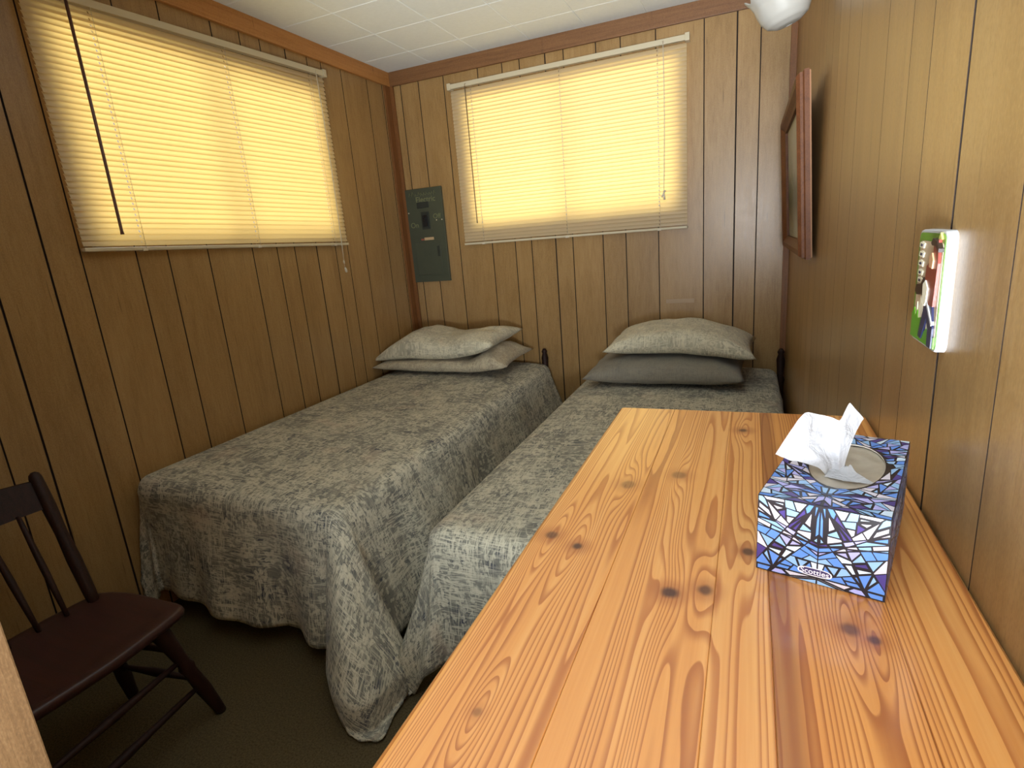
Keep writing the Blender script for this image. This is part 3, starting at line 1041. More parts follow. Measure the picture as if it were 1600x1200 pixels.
def inset(P, d):
    if parea(P) < 0:
        P = P[::-1]
    res = P
    n_ = len(P)
    lines = []
    for i in range(n_):
        p, q = P[i], P[(i + 1) % n_]
        L = math.hypot(q[0] - p[0], q[1] - p[1])
        if L < 1e-9:
            continue
        nx, ny = -(q[1] - p[1]) / L, (q[0] - p[0]) / L
        lines.append((p[0] + nx * d, p[1] + ny * d, nx, ny))
    for (px, py, nx, ny) in lines:
        new = []
        m_ = len(res)
        for i in range(m_):
            a, b = res[i], res[(i + 1) % m_]
            da = (a[0] - px) * nx + (a[1] - py) * ny
            db = (b[0] - px) * nx + (b[1] - py) * ny
            if da >= 0:
                new.append(a)
            if da * db < 0:
                t = da / (da - db)
                new.append((a[0] + (b[0] - a[0]) * t, a[1] + (b[1] - a[1]) * t))
        res = new
        if len(res) < 3:
            return None
    return res if abs(parea(res)) > 1.2e-6 else None


def stained(W, Hh, seed, nlines, amax, mirror=True):
    rnd = random.Random(seed)
    hw = W / 2 if mirror else W
    polys = [[(0, 0), (hw, 0), (hw, Hh), (0, Hh)]]
    for k in range(nlines):
        px, py = rnd.uniform(0, hw), rnd.uniform(0, Hh)
        an = rnd.choice((0.35, -0.45, 0.12, 0.95, -0.85, 0.6, -0.15)) + rnd.uniform(-0.2, 0.2)
        nx, ny = -math.sin(an), math.cos(an)
        out = []
        for P in polys:
            out += split_poly(P, px, py, nx, ny)
        polys = out
    changed = True
    while changed:
        changed = False
        out = []
        for P in polys:
            if abs(parea(P)) > amax:
                cx_ = sum(p[0] for p in P) / len(P); cy_ = sum(p[1] for p in P) / len(P)
                an = rnd.uniform(0, PI)
                out += split_poly(P, cx_, cy_, math.sin(an), math.cos(an))
                changed = True
            else:
                out.append(P)
        polys = out
    cells = []
    for P in polys:
        q = inset(P, rnd.choice((0.0005, 0.0007, 0.0009, 0.0016)))
        if not q:
            continue
        r_ = rnd.random()
        mi = 0 if r_ < 0.21 else 1 if r_ < 0.43 else 2 if r_ < 0.70 else 3 if r_ < 0.83 else 4 if r_ < 0.93 else 5
        cells.append((q, mi))
        if mirror:
            cells.append(([(W - x, y) for x, y in q][::-1], mi))
    return cells


def print_panel(cells, place, name, skip=None):
    m_ = MB()
    for P, mi in cells:
        if skip:
            P = skip(P)
            if P is None:
                continue
        f = m_.bm.faces.new([m_.bm.verts.new(place(x, y)) for x, y in P])
        f.material_index = mi
    o = obj(name, m_, PR, tb)
    return o


def off_hole(P):
    # push cell corners that fall in the opening out to its rim
    def val(x, y):
        return math.hypot((x - ECX) / (ERX + 0.0012), (y - ECY) / (ERY + 0.0012))
    vals = [val(*p) for p in P]
    if all(v < 1 for v in vals):
        return None
    cx_ = sum(p[0] for p in P) / len(P); cy_ = sum(p[1] for p in P) / len(P)
    if val(cx_, cy_) < 1.0:
        return None
    out = []
    for (x, y), v in zip(P, vals):
        if v < 1:
            x, y = ECX + (x - ECX) / v, ECY + (y - ECY) / v
        out.append((x, y))
    return out


print_panel(stained(BW, BH, 11, 11, 1.05e-4), lambda x, y: bw(x, -0.0003, y), 'front_print')
print_panel(stained(BW, BD_, 23, 16, 1.2e-4), lambda x, y: bw(x, y, BH + 0.0003), 'top_print', off_hole)
print_panel(stained(BD_, BH, 31, 16, 8e-5), lambda x, y: bw(BW + 0.0003, x, y), 'right_print')
print_panel(stained(BD_, BH, 37, 16, 8e-5), lambda x, y: bw(-0.0003, x, y), 'left_print')
# white oval with the lettering
M_ink = simple('white_ink', lin(240, 238, 244), 0.4, var=0.02)
M_inkdark = simple('dark_violet_ink', lin(60, 48, 96), 0.4, var=0.05)
LX, LZ, LW, LH = 0.0530, 0.0125, 0.0135, 0.0036
mb = MB()
ov = [(LX + LW * math.copysign(abs(math.cos(a)) ** 0.6, math.cos(a)), LZ + LH * math.copysign(abs(math.sin(a)) ** 0.8, math.sin(a))) for a in [2 * PI * k / 32 for k in range(32)]]
mb.face([bw(x, -0.0005, z) for x, z in ov], 0)
for k in range(32):
    a, b = ov[k], ov[(k + 1) % 32]
    s1 = 1.10
    a2, b2 = [(LX + (p[0] - LX) * s1, LZ + (p[1] - LZ) * (s1 + 0.12)) for p in (a, b)]
    mb.face([bw(a[0], -0.00055, a[1]), bw(b[0], -0.00055, b[1]), bw(b2[0], -0.00055, b2[1]), bw(a2[0], -0.00055, a2[1])], 1)
obj('label_oval', mb, [M_inkdark, M_ink], tb)


def text_mesh(name, body, size, matrix, mat, parent, extrude=0.0, bold=0.0):
    cu = bpy.data.curves.new(name + '_curve', 'FONT')
    cu.body = body
    cu.size = size
    cu.align_x, cu.align_y = 'CENTER', 'CENTER'
    cu.extrude = extrude
    cu.offset = bold
    tmp = bpy.data.objects.new('tmp_text', cu)
    C.objects.link(tmp)
    bpy.context.view_layer.update()
    me = bpy.data.meshes.new_from_object(tmp.evaluated_get(bpy.context.evaluated_depsgraph_get()))
    bpy.data.objects.remove(tmp)
    me.materials.clear()
    me.materials.append(mat)
    me.transform(matrix)
    o = bpy.data.objects.new(name, me)
    C.objects.link(o)
    if parent is not None:
        o.parent = parent
        o.matrix_parent_inverse = Matrix.Translation(-Vector(parent.location))
    return o


def frame_mat(o_, xa, ya):
    xa, ya = Vector(xa).normalized(), Vector(ya).normalized()
    za = xa.cross(ya)
    return Matrix(((xa.x, ya.x, za.x, o_.x), (xa.y, ya.y, za.y, o_.y), (xa.z, ya.z, za.z, o_.z), (0, 0, 0, 1)))


text_mesh('lettering', 'Scotties', 0.0078, frame_mat(bw(LX, -0.0008, LZ), bd, (0, 0, 1)), M_ink, tb, 0.0, 0.00006)
# translucent film under the opening with a slit, and the tissue stack below
_t = NT('film_grey')
M_film = _t.done(_t.bsdf(_t.mix(_t.noise(_t.pos(), 60.0, 3), lin(142, 132, 118), lin(178, 168, 152)), 0.3, spec=0.6))
mb = MB()


def film(u, v):
    an = 2 * PI * u
    k = 0.06 + 0.99 * v
    x, y = ECX + math.cos(an) * ERX * k, ECY + math.sin(an) * ERY * k
    sag = 0.006 * (1 - v) + 0.0015 * mnoise.noise((x * 60, y * 60, 0))
    return bw(x, y, BH - 0.0022 - sag)


mb.grid(film, 40, 10)
obj('opening_film', mb, M_film, tb)

# the pulled-up tissue
rows = [[(0.0297, 0.6109, -0.2389), (0.0463, 0.6189, -0.2097), (0.0574, 0.6309, -0.1983), (0.0758, 0.6429, -0.2035), (0.0911, 0.6429, -0.2087), (0.1011, 0.6529, -0.1918), (0.1158, 0.6609, -0.2122)],
        [(0.0429, 0.6149, -0.2467), (0.0523, 0.6189, -0.2243), (0.0625, 0.6289, -0.2155), (0.0773, 0.6409, -0.2199), (0.0904, 0.6389, -0.2206), (0.0989, 0.6469, -0.2122), (0.1105, 0.6569, -0.2215)],
        [(0.0569, 0.6189, -0.2494), (0.0637, 0.6209, -0.2371), (0.0716, 0.6309, -0.2339), (0.0812, 0.6369, -0.2355), (0.0904, 0.6329, -0.2334), (0.0982, 0.6409, -0.2294), (0.1042, 0.6449, -0.2327)],
        [(0.074, 0.6249, -0.2585), (0.0764, 0.6249, -0.2528), (0.0815, 0.6309, -0.2527), (0.0863, 0.6349, -0.2518), (0.091, 0.6309, -0.2498), (0.0958, 0.6349, -0.2467), (0.0988, 0.6369, -0.2494)],
        [(0.0854, 0.6309, -0.2766), (0.0863, 0.6309, -0.2776), (0.0882, 0.6309, -0.2785), (0.0899, 0.6309, -0.2784), (0.0916, 0.6309, -0.2771), (0.0933, 0.6309, -0.2747), (0.0949, 0.6309, -0.2723)]]
_t = NT('tissue_paper')
_d = _t.n('ShaderNodeBsdfDiffuse', ins={'Color': (0.50, 0.51, 0.55, 1), 'Normal': _t.bump(_t.noise(_t.pos(), 45.0, 3, 0.6, 1.0), 0.9, 0.006)}).outputs[0]
_tr = _t.n('ShaderNodeBsdfTranslucent', ins={'Color': (0.86, 0.86, 0.88, 1)}).outputs[0]
M_tissue = _t.done(_t.n('ShaderNodeMixShader', ins={0: 0.25, 1: _d, 2: _tr}).outputs[0])


def sheet(fn_rows, sub=4):
    m_ = MB()
    ny, nx = len(fn_rows) - 1, len(fn_rows[0]) - 1

    def cr(p0, p1, p2, p3, t):
        return 0.5 * ((2 * p1) + (-p0 + p2) * t + (2 * p0 - 5 * p1 + 4 * p2 - p3) * t * t + (-p0 + 3 * p1 - 3 * p2 + p3) * t ** 3)

    def fn(u, v):
        x, y = u * nx, v * ny
        i, j = min(int(x), nx - 1), min(int(y), ny - 1)
        cols = []
        for jj in range(j - 1, j + 3):
            r_ = fn_rows[min(max(jj, 0), ny)]
            P = [Vector(r_[min(max(ii, 0), nx)]) for ii in range(i - 1, i + 3)]
            cols.append(P[1].lerp(P[2], x - i) if j == 0 and False else cr(*P, x - i) * 0.55 + P[1].lerp(P[2], x - i) * 0.45)
        p = cr(*cols, y - j)
        k = 0.0034 * (1 - v)
        p += Vector((0.3, 1, 0.2)) * k * mnoise.noise((u * 9, v * 7, 0.5)) + Vector((0, 1, 0)) * 0.0009 * mnoise.noise((u * 25, v * 17, 2.5))
        p.z += H
        return p
    m_.grid(fn, nx * sub, ny * sub)
    return m_


obj('tissue', sheet(rows, 6), M_tissue, tb)
# folded part of the same tissue showing inside the opening
c0 = bw(ECX - 0.004, ECY - 0.01, 0)
rows2 = [[c0 + bd * (0.016 * (k / 5 - 0.5)) + Vector((0, 0.003 * math.sin(k * 1.3), 0.0860 - H)) for k in range(6)],
         [c0 + bd * (0.028 * (k / 5 - 0.45)) + Vector((0, -0.012 + 0.003 * math.sin(k * 1.7), 0.0815 - H)) for k in range(6)],
         [c0 + bd * (0.046 * (k / 5 - 0.40)) + Vector((0, -0.030 + 0.006 * abs(k / 5 - 0.4), 0.0795 - H)) for k in range(6)]]
obj('inner_tissue', sheet(rows2, 5), M_tissue, tb)

# ---------------------------------------------------------------- wooden chair, lower left
ch = thing('wooden_chair', (-1.58, 0.65, 0), 'dark stained spindle back chair between the bed foot and the door', 'chair')
SZ = 0.430
M_seat = mat_panelling('dark_red_brown_seat', lin(34, 15, 12), lin(48, 21, 17), lin(62, 28, 22), (1.5, 26.0, 26.0), 0.4)
mb = MB()
# plank seat: rounded trapezoid, slightly dished
outline = []
ctrl = [(-1.755, 0.455), (-1.755, 0.845), (-1.46, 0.880), (-1.415, 0.850), (-1.395, 0.660), (-1.415, 0.445), (-1.46, 0.420)]
nC = len(ctrl)
for i in range(nC):
    p0, p1, p2, p3 = [Vector((*ctrl[(i + k) % nC], 0)) for k in (-1, 0, 1, 2)]
    for s_ in range(6):
        t_ = s_ / 6
        cr_ = 0.5 * ((2 * p1) + (-p0 + p2) * t_ + (2 * p0 - 5 * p1 + 4 * p2 - p3) * t_ * t_ + (-p0 + 3 * p1 - 3 * p2 + p3) * t_ ** 3)
        outline.append(cr_ * 0.6 + p1.lerp(p2, t_) * 0.4)
cxs = Vector((-1.57, 0.65, 0))
ringdef = [(0.90, SZ - 0.034), (0.985, SZ - 0.026), (1.0, SZ - 0.014), (0.985, SZ - 0.003), (0.95, SZ), (0.80, SZ - 0.004), (0.45, SZ - 0.010), (0.08, SZ - 0.010)]
rings = [[mb.bm.verts.new(cxs + (p - cxs) * k + Vector((0, 0, z))) for p in outline] for k, z in ringdef]
for A, B in zip(rings, rings[1:]):
    for k in range(len(outline)):
        f = mb.bm.faces.new((A[k], A[(k + 1) % len(outline)], B[(k + 1) % len(outline)], B[k])); f.smooth = True
mb.bm.faces.new(rings[0][::-1]); mb.bm.faces.new(rings[-1])
obj('seat', mb, M_seat, ch)


def turned(a, b, prof, n=12):
    a, b = Vector(a), Vector(b)
    m_ = MB()
    m_.tube([a.lerp(b, t_) for t_, _ in prof], [r_ for _, r_ in prof], n)
    return m_


legp = [(0, 0.014), (0.06, 0.016), (0.30, 0.021), (0.52, 0.018), (0.56, 0.022), (0.60, 0.017), (0.82, 0.022), (0.92, 0.024), (0.95, 0.018), (1.0, 0.014)]
LEG = {'fr': ((-1.450, 0.810, SZ - 0.02), (-1.462, 0.936, 0)), 'fl': ((-1.430, 0.490, SZ - 0.02), (-1.410, 0.365, 0)),
       'br': ((-1.690, 0.790, SZ - 0.02), (-1.800, 0.880, 0)), 'bl': ((-1.690, 0.500, SZ - 0.02), (-1.800, 0.410, 0))}
LEG['fr'] = ((-1.450, 0.800, SZ - 0.02), (-1.478, 0.936, 0))
for k in LEG:
    obj('leg', turned(*LEG[k], legp[::-1] and [(t_, r_) for t_, r_ in [(1 - a, b) for a, b in legp][::-1]]), M_darkwood, ch)


def on(k, z):
    a, b = Vector(LEG[k][0]), Vector(LEG[k][1])
    return a.lerp(b, (a.z - z) / (a.z - b.z))


strp = [(0, 0.007), (0.3, 0.009), (0.5, 0.0125), (0.7, 0.009), (1, 0.007)]
for p, q, z in (('fr', 'fl', 0.26), ('fr', 'fl', 0.14), ('fr', 'br', 0.30), ('fr', 'br', 0.17), ('fl', 'bl', 0.30), ('fl', 'bl', 0.17), ('br', 'bl', 0.22)):
    obj('stretcher', turned(on(p, z), on(q, z), strp, 8), M_darkwood, ch)
postp = [(0, 0.013), (0.10, 0.016), (0.35, 0.018), (0.55, 0.015), (0.75, 0.018), (0.90, 0.017), (0.96, 0.016), (0.985, 0.013), (1.0, 0.006)]
POST = [((-1.722, 0.815, SZ - 0.02), (-1.890, 0.840, 0.800)), ((-1.722, 0.470, SZ - 0.02), (-1.890, 0.445, 0.800))]
for a, b in POST:
    obj('back_post', turned(a, b, postp), M_darkwood, ch)
mb = MB()
prof = []
ys = [POST[1][1][1] - 0.004 + (POST[0][1][1] - POST[1][1][1] + 0.008) * k / 10 for k in range(11)]
P0, P1 = [], []
for k, yy in enumerate(ys):
    f = k / 10 * 2 - 1
    bow = -0.018 * (1 - f * f)
    topz = 0.776 + 0.010 * (1 - f * f)
    xt = -1.722 - 0.168 * (topz - SZ + 0.02) / 0.39 + bow
    xb = -1.722 - 0.168 * (0.700 - SZ + 0.02) / 0.39 + bow
    P0.append([(xb - 0.008, yy, 0.700), (xb + 0.008, yy, 0.700), (xt + 0.007, yy, topz), (xt - 0.007, yy, topz)])
V = [[mb.bm.verts.new(q) for q in r_] for r_ in P0]
for A, B in zip(V, V[1:]):
    for k in range(4):
        mb.bm.faces.new((A[k], A[(k + 1) % 4], B[(k + 1) % 4], B[k]))
mb.bm.faces.new(V[0]); mb.bm.faces.new(V[-1][::-1])
obj('crest_rail', mb, M_darkwood, ch)
spp = [(0, 0.006), (0.25, 0.008), (0.5, 0.0095), (0.75, 0.008), (1, 0.006)]
for k in range(1, 5):
    f = k / 5
    y_ = 0.815 + (0.470 - 0.815) * f
    yt = 0.840 + (0.445 - 0.840) * f
    g_ = 2 * f - 1
    obj('spindle', turned((-1.728, y_, SZ - 0.01), (-1.842 - 0.018 * (1 - g_ * g_), yt, 0.705), spp, 8), M_darkwood, ch)

# ---------------------------------------------------------------- electric panel
ep = thing('electric_panel', (-2.0, YB, 1.112), 'dark green metal fuse panel with chalk writing on the back wall', 'electric panel')
ex0, ex1, ez0, ez1 = -2.136, -1.862, H - 0.218, H + 0.391
M_green = simple('dark_green_enamel', lin(66, 70, 54), 0.45, var=0.14, scale=14)
M_greend = simple('dark_green_recess', lin(38, 42, 36), 0.5, var=0.1)
M_chalk = simple('yellow_green_chalk', lin(118, 120, 84), 0.9, var=0.15, scale=200)
M_blackp = simple('black_bakelite', lin(14, 14, 16), 0.3)
yf = YB - 0.020
mb = MB(); mb.box(ex0, ex1, yf, YB - 0.001, ez0, ez1, 0.002); obj('trim_cover', mb, M_green, ep)
mb = MB(); mb.box(ex0 + 0.035, ex1 - 0.045, yf - 0.004, yf + 0.001, ez0 + 0.045, ez0 + 0.262, 0.002); door = obj('door', mb, M_green, ep)
mb = MB(); mb.box(ex0 + 0.205, ex0 + 0.222, yf - 0.009, yf - 0.003, ez0 + 0.165, ez0 + 0.235, 0.002); obj('latch', mb, M_greend, door)
mb = MB(); mb.box(-2.055, -1.965, yf - 0.0035, yf + 0.001, ez1 - 0.125, ez1 - 0.085, 0.002); obj('name_plate', mb, M_greend, ep)
mb = MB()
mb.box(-2.030, -1.970, yf - 0.005, yf + 0.001, ez1 - 0.262, ez1 - 0.150, 0.002)
bz = obj('breaker_surround', mb, M_greend, ep)
mb = MB()
mb.box(-2.018, -1.982, yf - 0.012, yf - 0.004, ez1 - 0.245, ez1 - 0.170, 0.003)
mb.box(-2.008, -1.992, yf - 0.026, yf - 0.010, ez1 - 0.205, ez1 - 0.185, 0.002)
obj('breaker_switch', mb, M_blackp, bz)
mb = MB(); mb.box(-2.024, -1.952, yf - 0.0028, yf + 0.001, ez0 + 0.276, ez0 + 0.294, 0.001)
obj('paper_label', mb, simple('label_paper', lin(186, 158, 118), 0.8), ep, 'beige paper label')
mb = MB(); mb.box(-2.050, -2.026, yf - 0.0028, yf + 0.001, ez0 + 0.276, ez0 + 0.288, 0.001)
obj('red_mark', mb, simple('label_red', lin(140, 78, 60), 0.8), ep, 'dull red end of the paper label')
for sx, sz in ((ex0 + 0.012, ez0 + 0.46), (ex1 - 0.014, ez0 + 0.40), (ex1 - 0.055, ez0 + 0.40), (ex1 - 0.05, ez0 + 0.07)):
    mb = MB(); mb.tube([(sx, yf - 0.003, sz), (sx, yf + 0.001, sz)], 0.004, 8); obj('screw', mb, M_blindmetal, ep)
wr = MB()


def stroke(pts, r_=0.0022):
    wr.tube([(x, yf - 0.0012, z) for x, z in pts], r_, 5)


rnd = random.Random(5)
xx = ex0 + 0.028
while xx < ex1 - 0.05:     # loose illegible handwriting along the top edge
    hgt = rnd.uniform(0.014, 0.030)
    zz = ez1 - 0.048 + rnd.uniform(-0.003, 0.003)
    stroke([(xx, zz), (xx + 0.006, zz + hgt), (xx + 0.012, zz + hgt * 0.3), (xx + 0.017, zz + hgt * 0.5)], 0.0016)
    xx += rnd.uniform(0.018, 0.024)
obj('chalk_scribble', wr, M_chalk, ep)
fm = lambda x, z: frame_mat(Vector((x, yf - 0.0008, z)), (1, 0, 0), (0, 0, 1))
text_mesh('chalk_writing', 'Electric', 0.050, fm(-1.985, ez1 - 0.072), M_chalk, ep, 0.0003, 0.0003)
text_mesh('chalk_writing', 'On', 0.048, fm(-2.088, ez1 - 0.232), M_chalk, ep, 0.0003, 0.0)
text_mesh('chalk_writing', 'Off', 0.044, fm(-1.912, ez1 - 0.185), M_chalk, ep, 0.0003, 0.0)

# thin pale strip lying flat on the back wall
mb = MB(); mb.box(-0.447, -0.290, YB - 0.0025, YB + 0.0004, H - 0.424, H - 0.400, 0.0006)
tag(obj('wall_strip', mb, simple('pale_strip', lin(168, 142, 112), 0.5)), 'pale strip on the back wall above the right pillows', 'thin_strip')

# ---------------------------------------------------------------- framed picture on the right wall
M_frame = mat_panelling('picture_frame_wood', lin(72, 40, 20), lin(94, 54, 28), lin(112, 68, 38), (12.0, 12.0, 12.0), 0.5, 0.3)
PY0, PY1, PZ0, PZ1 = 2.05, 3.05, 1.200, 1.760
pc = thing('framed_picture', (XR, (PY0 + PY1) / 2, PZ0), 'brown wood framed picture leaning out from the right wall', 'picture')
lean = math.radians(2.9)


def pm(d, y, z):
    """d = distance out from the back plane of the picture"""
    zz = z - PZ0
    off0 = 0.006 + (PY1 - y) * 0.0 
    return Vector((XR - 0.010 - d * math.cos(lean) - zz * math.sin(lean), y, PZ0 + zz * math.cos(lean) - d * math.sin(lean)))


def pbox(m_, d0, d1, y0, y1, z0, z1):
    vs_ = [m_.bm.verts.new(pm(d, y, z)) for z in (z0, z1) for y in (y0, y1) for d in (d0, d1)]
    for idx in ((0, 2, 3, 1), (4, 5, 7, 6), (0, 1, 5, 4), (2, 6, 7, 3), (0, 4, 6, 2), (1, 3, 7, 5)):
        m_.bm.faces.new([vs_[i] for i in idx])


def stile(y0, z0, y1, z1, fw, vertical, near):
    """mitred moulding piece: outer edge from (y0,z0) to (y1,z1)"""
    m_ = MB()
    cy, cz = (PY0 + PY1) / 2, (PZ0 + PZ1) / 2
    prof = [(0.0, 0.004), (0.0, 0.018), (0.006, 0.022), (0.006, 0.030), (0.014, 0.040), (0.030, 0.038), (0.046, 0.026), (fw, 0.022), (fw, 0.004)]
    R_ = []
    for (y, z) in ((y0, z0), (y1, z1)):
        sy = 1 if y < cy else -1
        sz = 1 if z < cz else -1
        R_.append([m_.bm.verts.new(pm(d, y + sy * i, z + sz * i)) for i, d in prof])
    n_ = len(prof)
    for k in range(n_):
        m_.bm.faces.new((R_[0][k], R_[0][(k + 1) % n_], R_[1][(k + 1) % n_], R_[1][k]))
    m_.bm.faces.new(R_[0]); m_.bm.faces.new(R_[1][::-1])
    return m_


FW = 0.056
for (a, b, c, d) in ((PY0, PZ0, PY0, PZ1), (PY1, PZ0, PY1, PZ1), (PY0, PZ0, PY1, PZ0), (PY0, PZ1, PY1, PZ1)):
    obj('frame_moulding', stile(a, b, c, d, FW, True, True), M_frame, pc)
mb = MB(); pbox(mb, 0.0, 0.005, PY0 + 0.004, PY1 - 0.004, PZ0 + 0.004, PZ1 - 0.004); obj('backing_board', mb, simple('backing_card', lin(150, 108, 76), 0.8), pc)
_t = NT('landscape_print')
_s = _t.n('ShaderNodeSeparateXYZ', ins={0: _t.pos()})
_nz = _t.noise(_t.pos(), 14.0, 4, 0.6)
_f = _t.math('ADD', _t.math('DIVIDE', _t.math('SUBTRACT', _s.outputs[2], PZ0), PZ1 - PZ0), _t.math('MULTIPLY', _t.math('SUBTRACT', _nz, 0.5), 0.22))
_c = _t.ramp(_f, [(0.12, lin(150, 150, 132)), (0.24, lin(118, 112, 92)), (0.34, lin(74, 78, 54)), (0.45, lin(92, 100, 82)), (0.56, lin(160, 160, 148)), (0.75, lin(176, 176, 166))])
M_print = _t.done(_t.bsdf(_c, 0.5))
mb = MB(); pbox(mb, 0.010, 0.012, PY0 + FW - 0.004, PY1 - FW + 0.004, PZ0 + FW - 0.004, PZ1 - FW + 0.004); obj('landscape_print', mb, M_print, pc)
mb = MB(); pbox(mb, 0.0145, 0.0165, PY0 + FW - 0.004, PY1 - FW + 0.004, PZ0 + FW - 0.004, PZ1 - FW + 0.004); obj('glass', mb, M_glass, pc)
mb = MB()
mb.tube([pm(0.002, PY0 + 0.1, PZ1 - 0.10), Vector((XR - 0.008, (PY0 + PY1) / 2, PZ1 - 0.01)), pm(0.002, PY1 - 0.1, PZ1 - 0.10)], 0.0012, 5)
obj('hanging_wire', mb, simple('steel_wire', lin(130, 130, 130), 0.4, 0.8), pc)

# ---------------------------------------------------------------- golf plaque
GY0, GY1, GZ0, GZ1, GT = 0.711, 0.815, H - 0.1525, H - 0.0245, 0.0095
gp = thing('wall_plaque', (XR, (GY0 + GY1) / 2, GZ0), 'white rounded wall plaque with a raised golfer on the right wall', 'plaque')
M_ceram = simple('white_ceramic', lin(184, 185, 188), 0.5, var=0.02)


def G(u, v, d):
    """u 0..1 from the far to the near edge, v 0..1 upwards, d height above the wall"""
    return (XR - d, GY1 + (GY0 - GY1) * u, GZ0 + (GZ1 - GZ0) * v)


def rrect(u0, u1, v0, v1, ru, n=6):
    rv = ru * (GY1 - GY0) / (GZ1 - GZ0)
    pts = []
    for cu_, cv, a0 in ((u1 - ru, v1 - rv, 0), (u0 + ru, v1 - rv, PI / 2), (u0 + ru, v0 + rv, PI), (u1 - ru, v0 + rv, 1.5 * PI)):
        for k in range(n + 1):
            a = a0 + PI / 2 * k / n
            pts.append((cu_ + ru * math.cos(a), cv + rv * math.sin(a)))
    return pts


def slab(poly, d0, d1, edge=0.0):
    m_ = MB()
    cu_ = sum(p[0] for p in poly) / len(poly); cv = sum(p[1] for p in poly) / len(poly)
    lo = [m_.bm.verts.new(G(u, v, d0)) for u, v in poly]
    mi_ = [m_.bm.verts.new(G(u, v, d1 - edge)) for u, v in poly]
    L = [lo, mi_]
    if edge:
        L.append([m_.bm.verts.new(G(cu_ + (u - cu_) * (1 - edge * 8), cv + (v - cv) * (1 - edge * 8), d1)) for u, v in poly])
    n_ = len(poly)
    for A, B in zip(L, L[1:]):
        for k in range(n_):
            m_.bm.faces.new((A[k], A[(k + 1) % n_], B[(k + 1) % n_], B[k]))
    m_.bm.faces.new(L[-1]); m_.bm.faces.new(lo[::-1])
    return m_


obj('plate', slab(rrect(0, 1, 0, 1, 0.10), 0.0, GT, 0.002), M_ceram, gp)
M_gg = simple('glazed_green', lin(92, 140, 40), 0.3, var=0.1)
obj('green_border', slab(rrect(0.03, 0.97, 0.02, 0.975, 0.08), GT - 0.001, GT + 0.0005), M_gg, gp)
obj('tan_field', slab(rrect(0.10, 0.93, 0.03, 0.905, 0.05), GT, GT + 0.0009), simple('glazed_tan', lin(188, 166, 138), 0.35, var=0.08), gp)
cream = simple('glazed_cream', lin(236, 230, 206), 0.3)
grass = [(0.04, 0.03), (0.94, 0.03), (0.94, 0.13), (0.80, 0.10), (0.66, 0.17), (0.54, 0.12), (0.42, 0.24), (0.30, 0.22), (0.24, 0.29), (0.18, 0.23), (0.12, 0.30), (0.04, 0.24)]
obj('relief_grass', slab(grass, GT, GT + 0.0018), simple('glazed_bright_green', lin(84, 150, 24), 0.3, var=0.12), gp)
for P in ([(0.16, 0.24), (0.21, 0.36), (0.26, 0.23)], [(0.28, 0.22), (0.31, 0.42), (0.40, 0.36), (0.46, 0.22)], [(0.60, 0.10), (0.62, 0.24), (0.74, 0.26), (0.76, 0.10)]):
    obj('relief_tuft', slab(P, GT, GT + 0.0014), cream, gp)  # pale grass tufts of the relief, in their own glaze
maroon = simple('glazed_red_brown', lin(122, 52, 40), 0.3, var=0.15, scale=200)
navy = simple('glazed_navy', lin(36, 38, 72), 0.3, var=0.15, scale=200)
skin = simple('glazed_skin', lin(196, 150, 112), 0.35)
dkb = simple('glazed_dark_brown', lin(44, 28, 26), 0.3)
obj('relief_trousers', slab([(0.58, 0.40), (0.82, 0.38), (0.90, 0.20), (0.90, 0.03), (0.76, 0.03), (0.74, 0.18), (0.66, 0.26), (0.56, 0.12), (0.50, 0.06), (0.40, 0.07), (0.46, 0.20), (0.52, 0.32)], GT, GT + 0.0030), navy, gp)
obj('relief_shirt', slab([(0.54, 0.42), (0.50, 0.55), (0.52, 0.70), (0.62, 0.74), (0.72, 0.78), (0.70, 0.92), (0.86, 0.93), (0.90, 0.74), (0.88, 0.55), (0.86, 0.38), (0.70, 0.38)], GT, GT + 0.0036), maroon, gp)
obj('relief_arm', slab([(0.50, 0.40), (0.48, 0.54), (0.56, 0.58), (0.66, 0.52), (0.64, 0.40), (0.58, 0.36)], GT, GT + 0.0046), cream, gp)
obj('relief_face', slab([(0.66, 0.70), (0.64, 0.79), (0.72, 0.82), (0.78, 0.76), (0.76, 0.69)], GT, GT + 0.0050), skin, gp)
obj('relief_cap', slab([(0.66, 0.90), (0.72, 0.94), (0.84, 0.92), (0.94, 0.86), (0.94, 0.83), (0.82, 0.88), (0.70, 0.88)], GT, GT + 0.0052), dkb, gp)
obj('relief_golf_bag', slab([(0.16, 0.46), (0.20, 0.52), (0.36, 0.53), (0.46, 0.60), (0.50, 0.58), (0.48, 0.46), (0.36, 0.44), (0.24, 0.43)], GT, GT + 0.0040), dkb, gp)
mb = slab([(0.62, 0.40), (0.66, 0.41), (0.90, 0.24), (0.88, 0.22)], GT, GT + 0.0040); obj('relief_club', mb, M_ceram, gp)
obj('relief_flag', slab([(0.78, 0.93), (0.84, 0.985), (0.90, 0.93)], GT, GT + 0.0022), simple('glazed_yellow', lin(206, 200, 110), 0.35), gp)
for k, (u, v) in enumerate(((0.17, 0.87), (0.18, 0.79), (0.18, 0.71), (0.19, 0.63), (0.20, 0.56))):
    # small white marks with dark strokes down the left side (too small to read in the photograph)
    obj('raised_mark', slab([(u - 0.06, v - 0.022), (u + 0.10, v - 0.03), (u + 0.13, v + 0.012), (u + 0.04, v + 0.03), (u - 0.05, v + 0.02)], GT, GT + 0.0020), cream, gp)
    obj('dark_stroke', slab([(u - 0.02, v - 0.012), (u + 0.05, v - 0.015), (u + 0.07, v + 0.003), (u + 0.0, v + 0.010)], GT, GT + 0.0024), navy, gp)

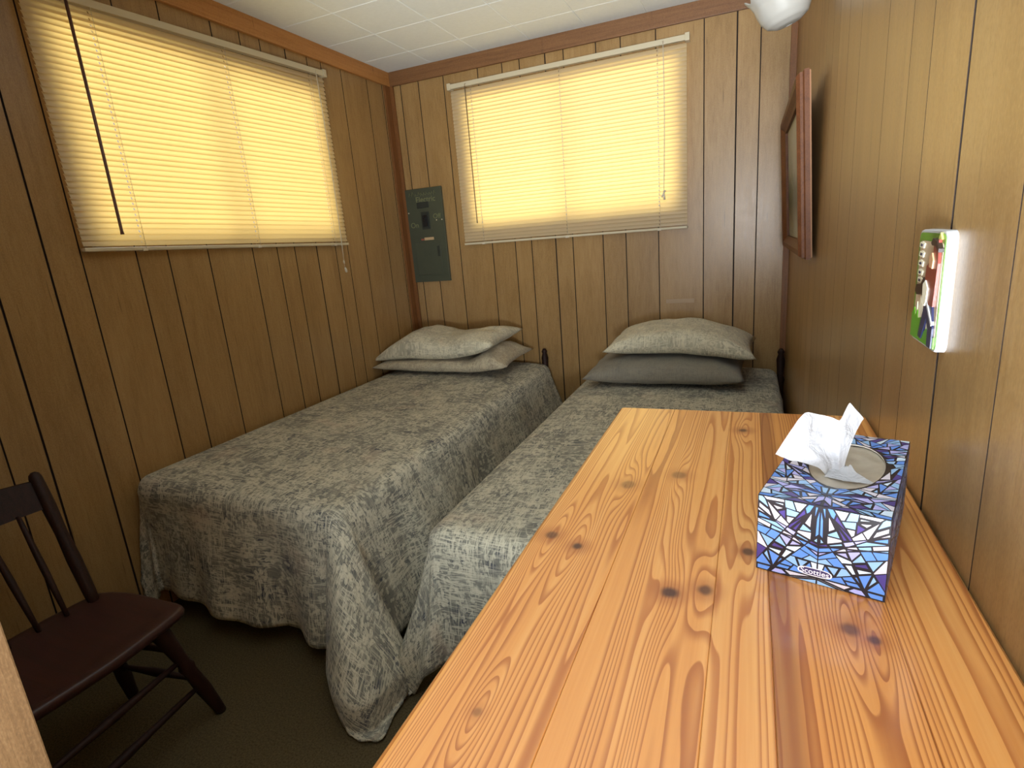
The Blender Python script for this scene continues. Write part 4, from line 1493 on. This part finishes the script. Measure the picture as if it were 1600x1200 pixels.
# ---------------------------------------------------------------- wall lamp at the top right
wl = thing('wall_lamp', (XR, 2.15, 2.02), 'wall lamp with frosted white scalloped glass shade at the top right', 'lamp')
_t = NT('frosted_white_glass')
_d = _t.bsdf((0.50, 0.48, 0.44, 1), 0.45, spec=0.4)
_tr = _t.n('ShaderNodeBsdfTranslucent', ins={'Color': (0.75, 0.72, 0.66, 1)}).outputs[0]
M_frost = _t.done(_t.n('ShaderNodeMixShader', ins={0: 0.35, 1: _d, 2: _tr}).outputs[0])
M_brass = simple('aged_brass', lin(120, 92, 50), 0.35, 0.9)
lc_ = Vector((0.095, 2.10, 1.897))
ax = Vector((-0.30, -0.10, 1)).normalized()
bx_ = ax.cross(Vector((0, 1, 0))).normalized()
by_ = ax.cross(bx_)
prof = [(0.010, 0.0), (0.036, 0.003), (0.058, 0.014), (0.071, 0.034), (0.077, 0.056), (0.079, 0.076), (0.086, 0.094), (0.094, 0.106)]


def shade(u, v):
    x = v * (len(prof) - 1)
    i = min(int(x), len(prof) - 2)
    r_ = prof[i][0] + (prof[i + 1][0] - prof[i][0]) * (x - i)
    h_ = prof[i][1] + (prof[i + 1][1] - prof[i][1]) * (x - i)
    an = 2 * PI * u
    k = max(0, v - 0.55) / 0.45
    r_ *= 1 + 0.05 * k * math.cos(10 * an)
    h_ += 0.008 * k * k * math.cos(10 * an)
    return lc_ + ax * h_ + bx_ * r_ * math.cos(an) + by_ * r_ * math.sin(an)


mb = MB(); mb.grid(shade, 60, 28)
bmesh.ops.remove_doubles(mb.bm, verts=mb.bm.verts, dist=0.0002)
sh = obj('glass_shade', mb, M_frost, wl)
sm = sh.modifiers.new('thickness', 'SOLIDIFY'); sm.thickness = 0.003; sm.offset = -1
mb = MB(); mb.tube([(XR, 2.15, 2.06), (XR - 0.010, 2.15, 2.06), (XR - 0.016, 2.15, 2.06)], [0.05, 0.05, 0.03], 20); obj('back_plate', mb, M_brass, wl)
tp = lc_ + ax * 0.10
mb = MB(); mb.tube([(XR - 0.012, 2.15, 2.06), (XR - 0.04, 2.14, 2.11), (0.10, 2.11, 2.11), tuple(tp + Vector((0, 0, 0.03))), tuple(tp - ax * 0.01)], 0.006, 10); obj('arm', mb, M_brass, wl)
mb = MB(); mb.tube([tuple(lc_ + ax * t_) for t_ in (0.085, 0.070, 0.052, 0.034, 0.022, 0.016)], [0.013, 0.014, 0.024, 0.028, 0.020, 0.006], 14); obj('bulb', mb, M_frost, wl)
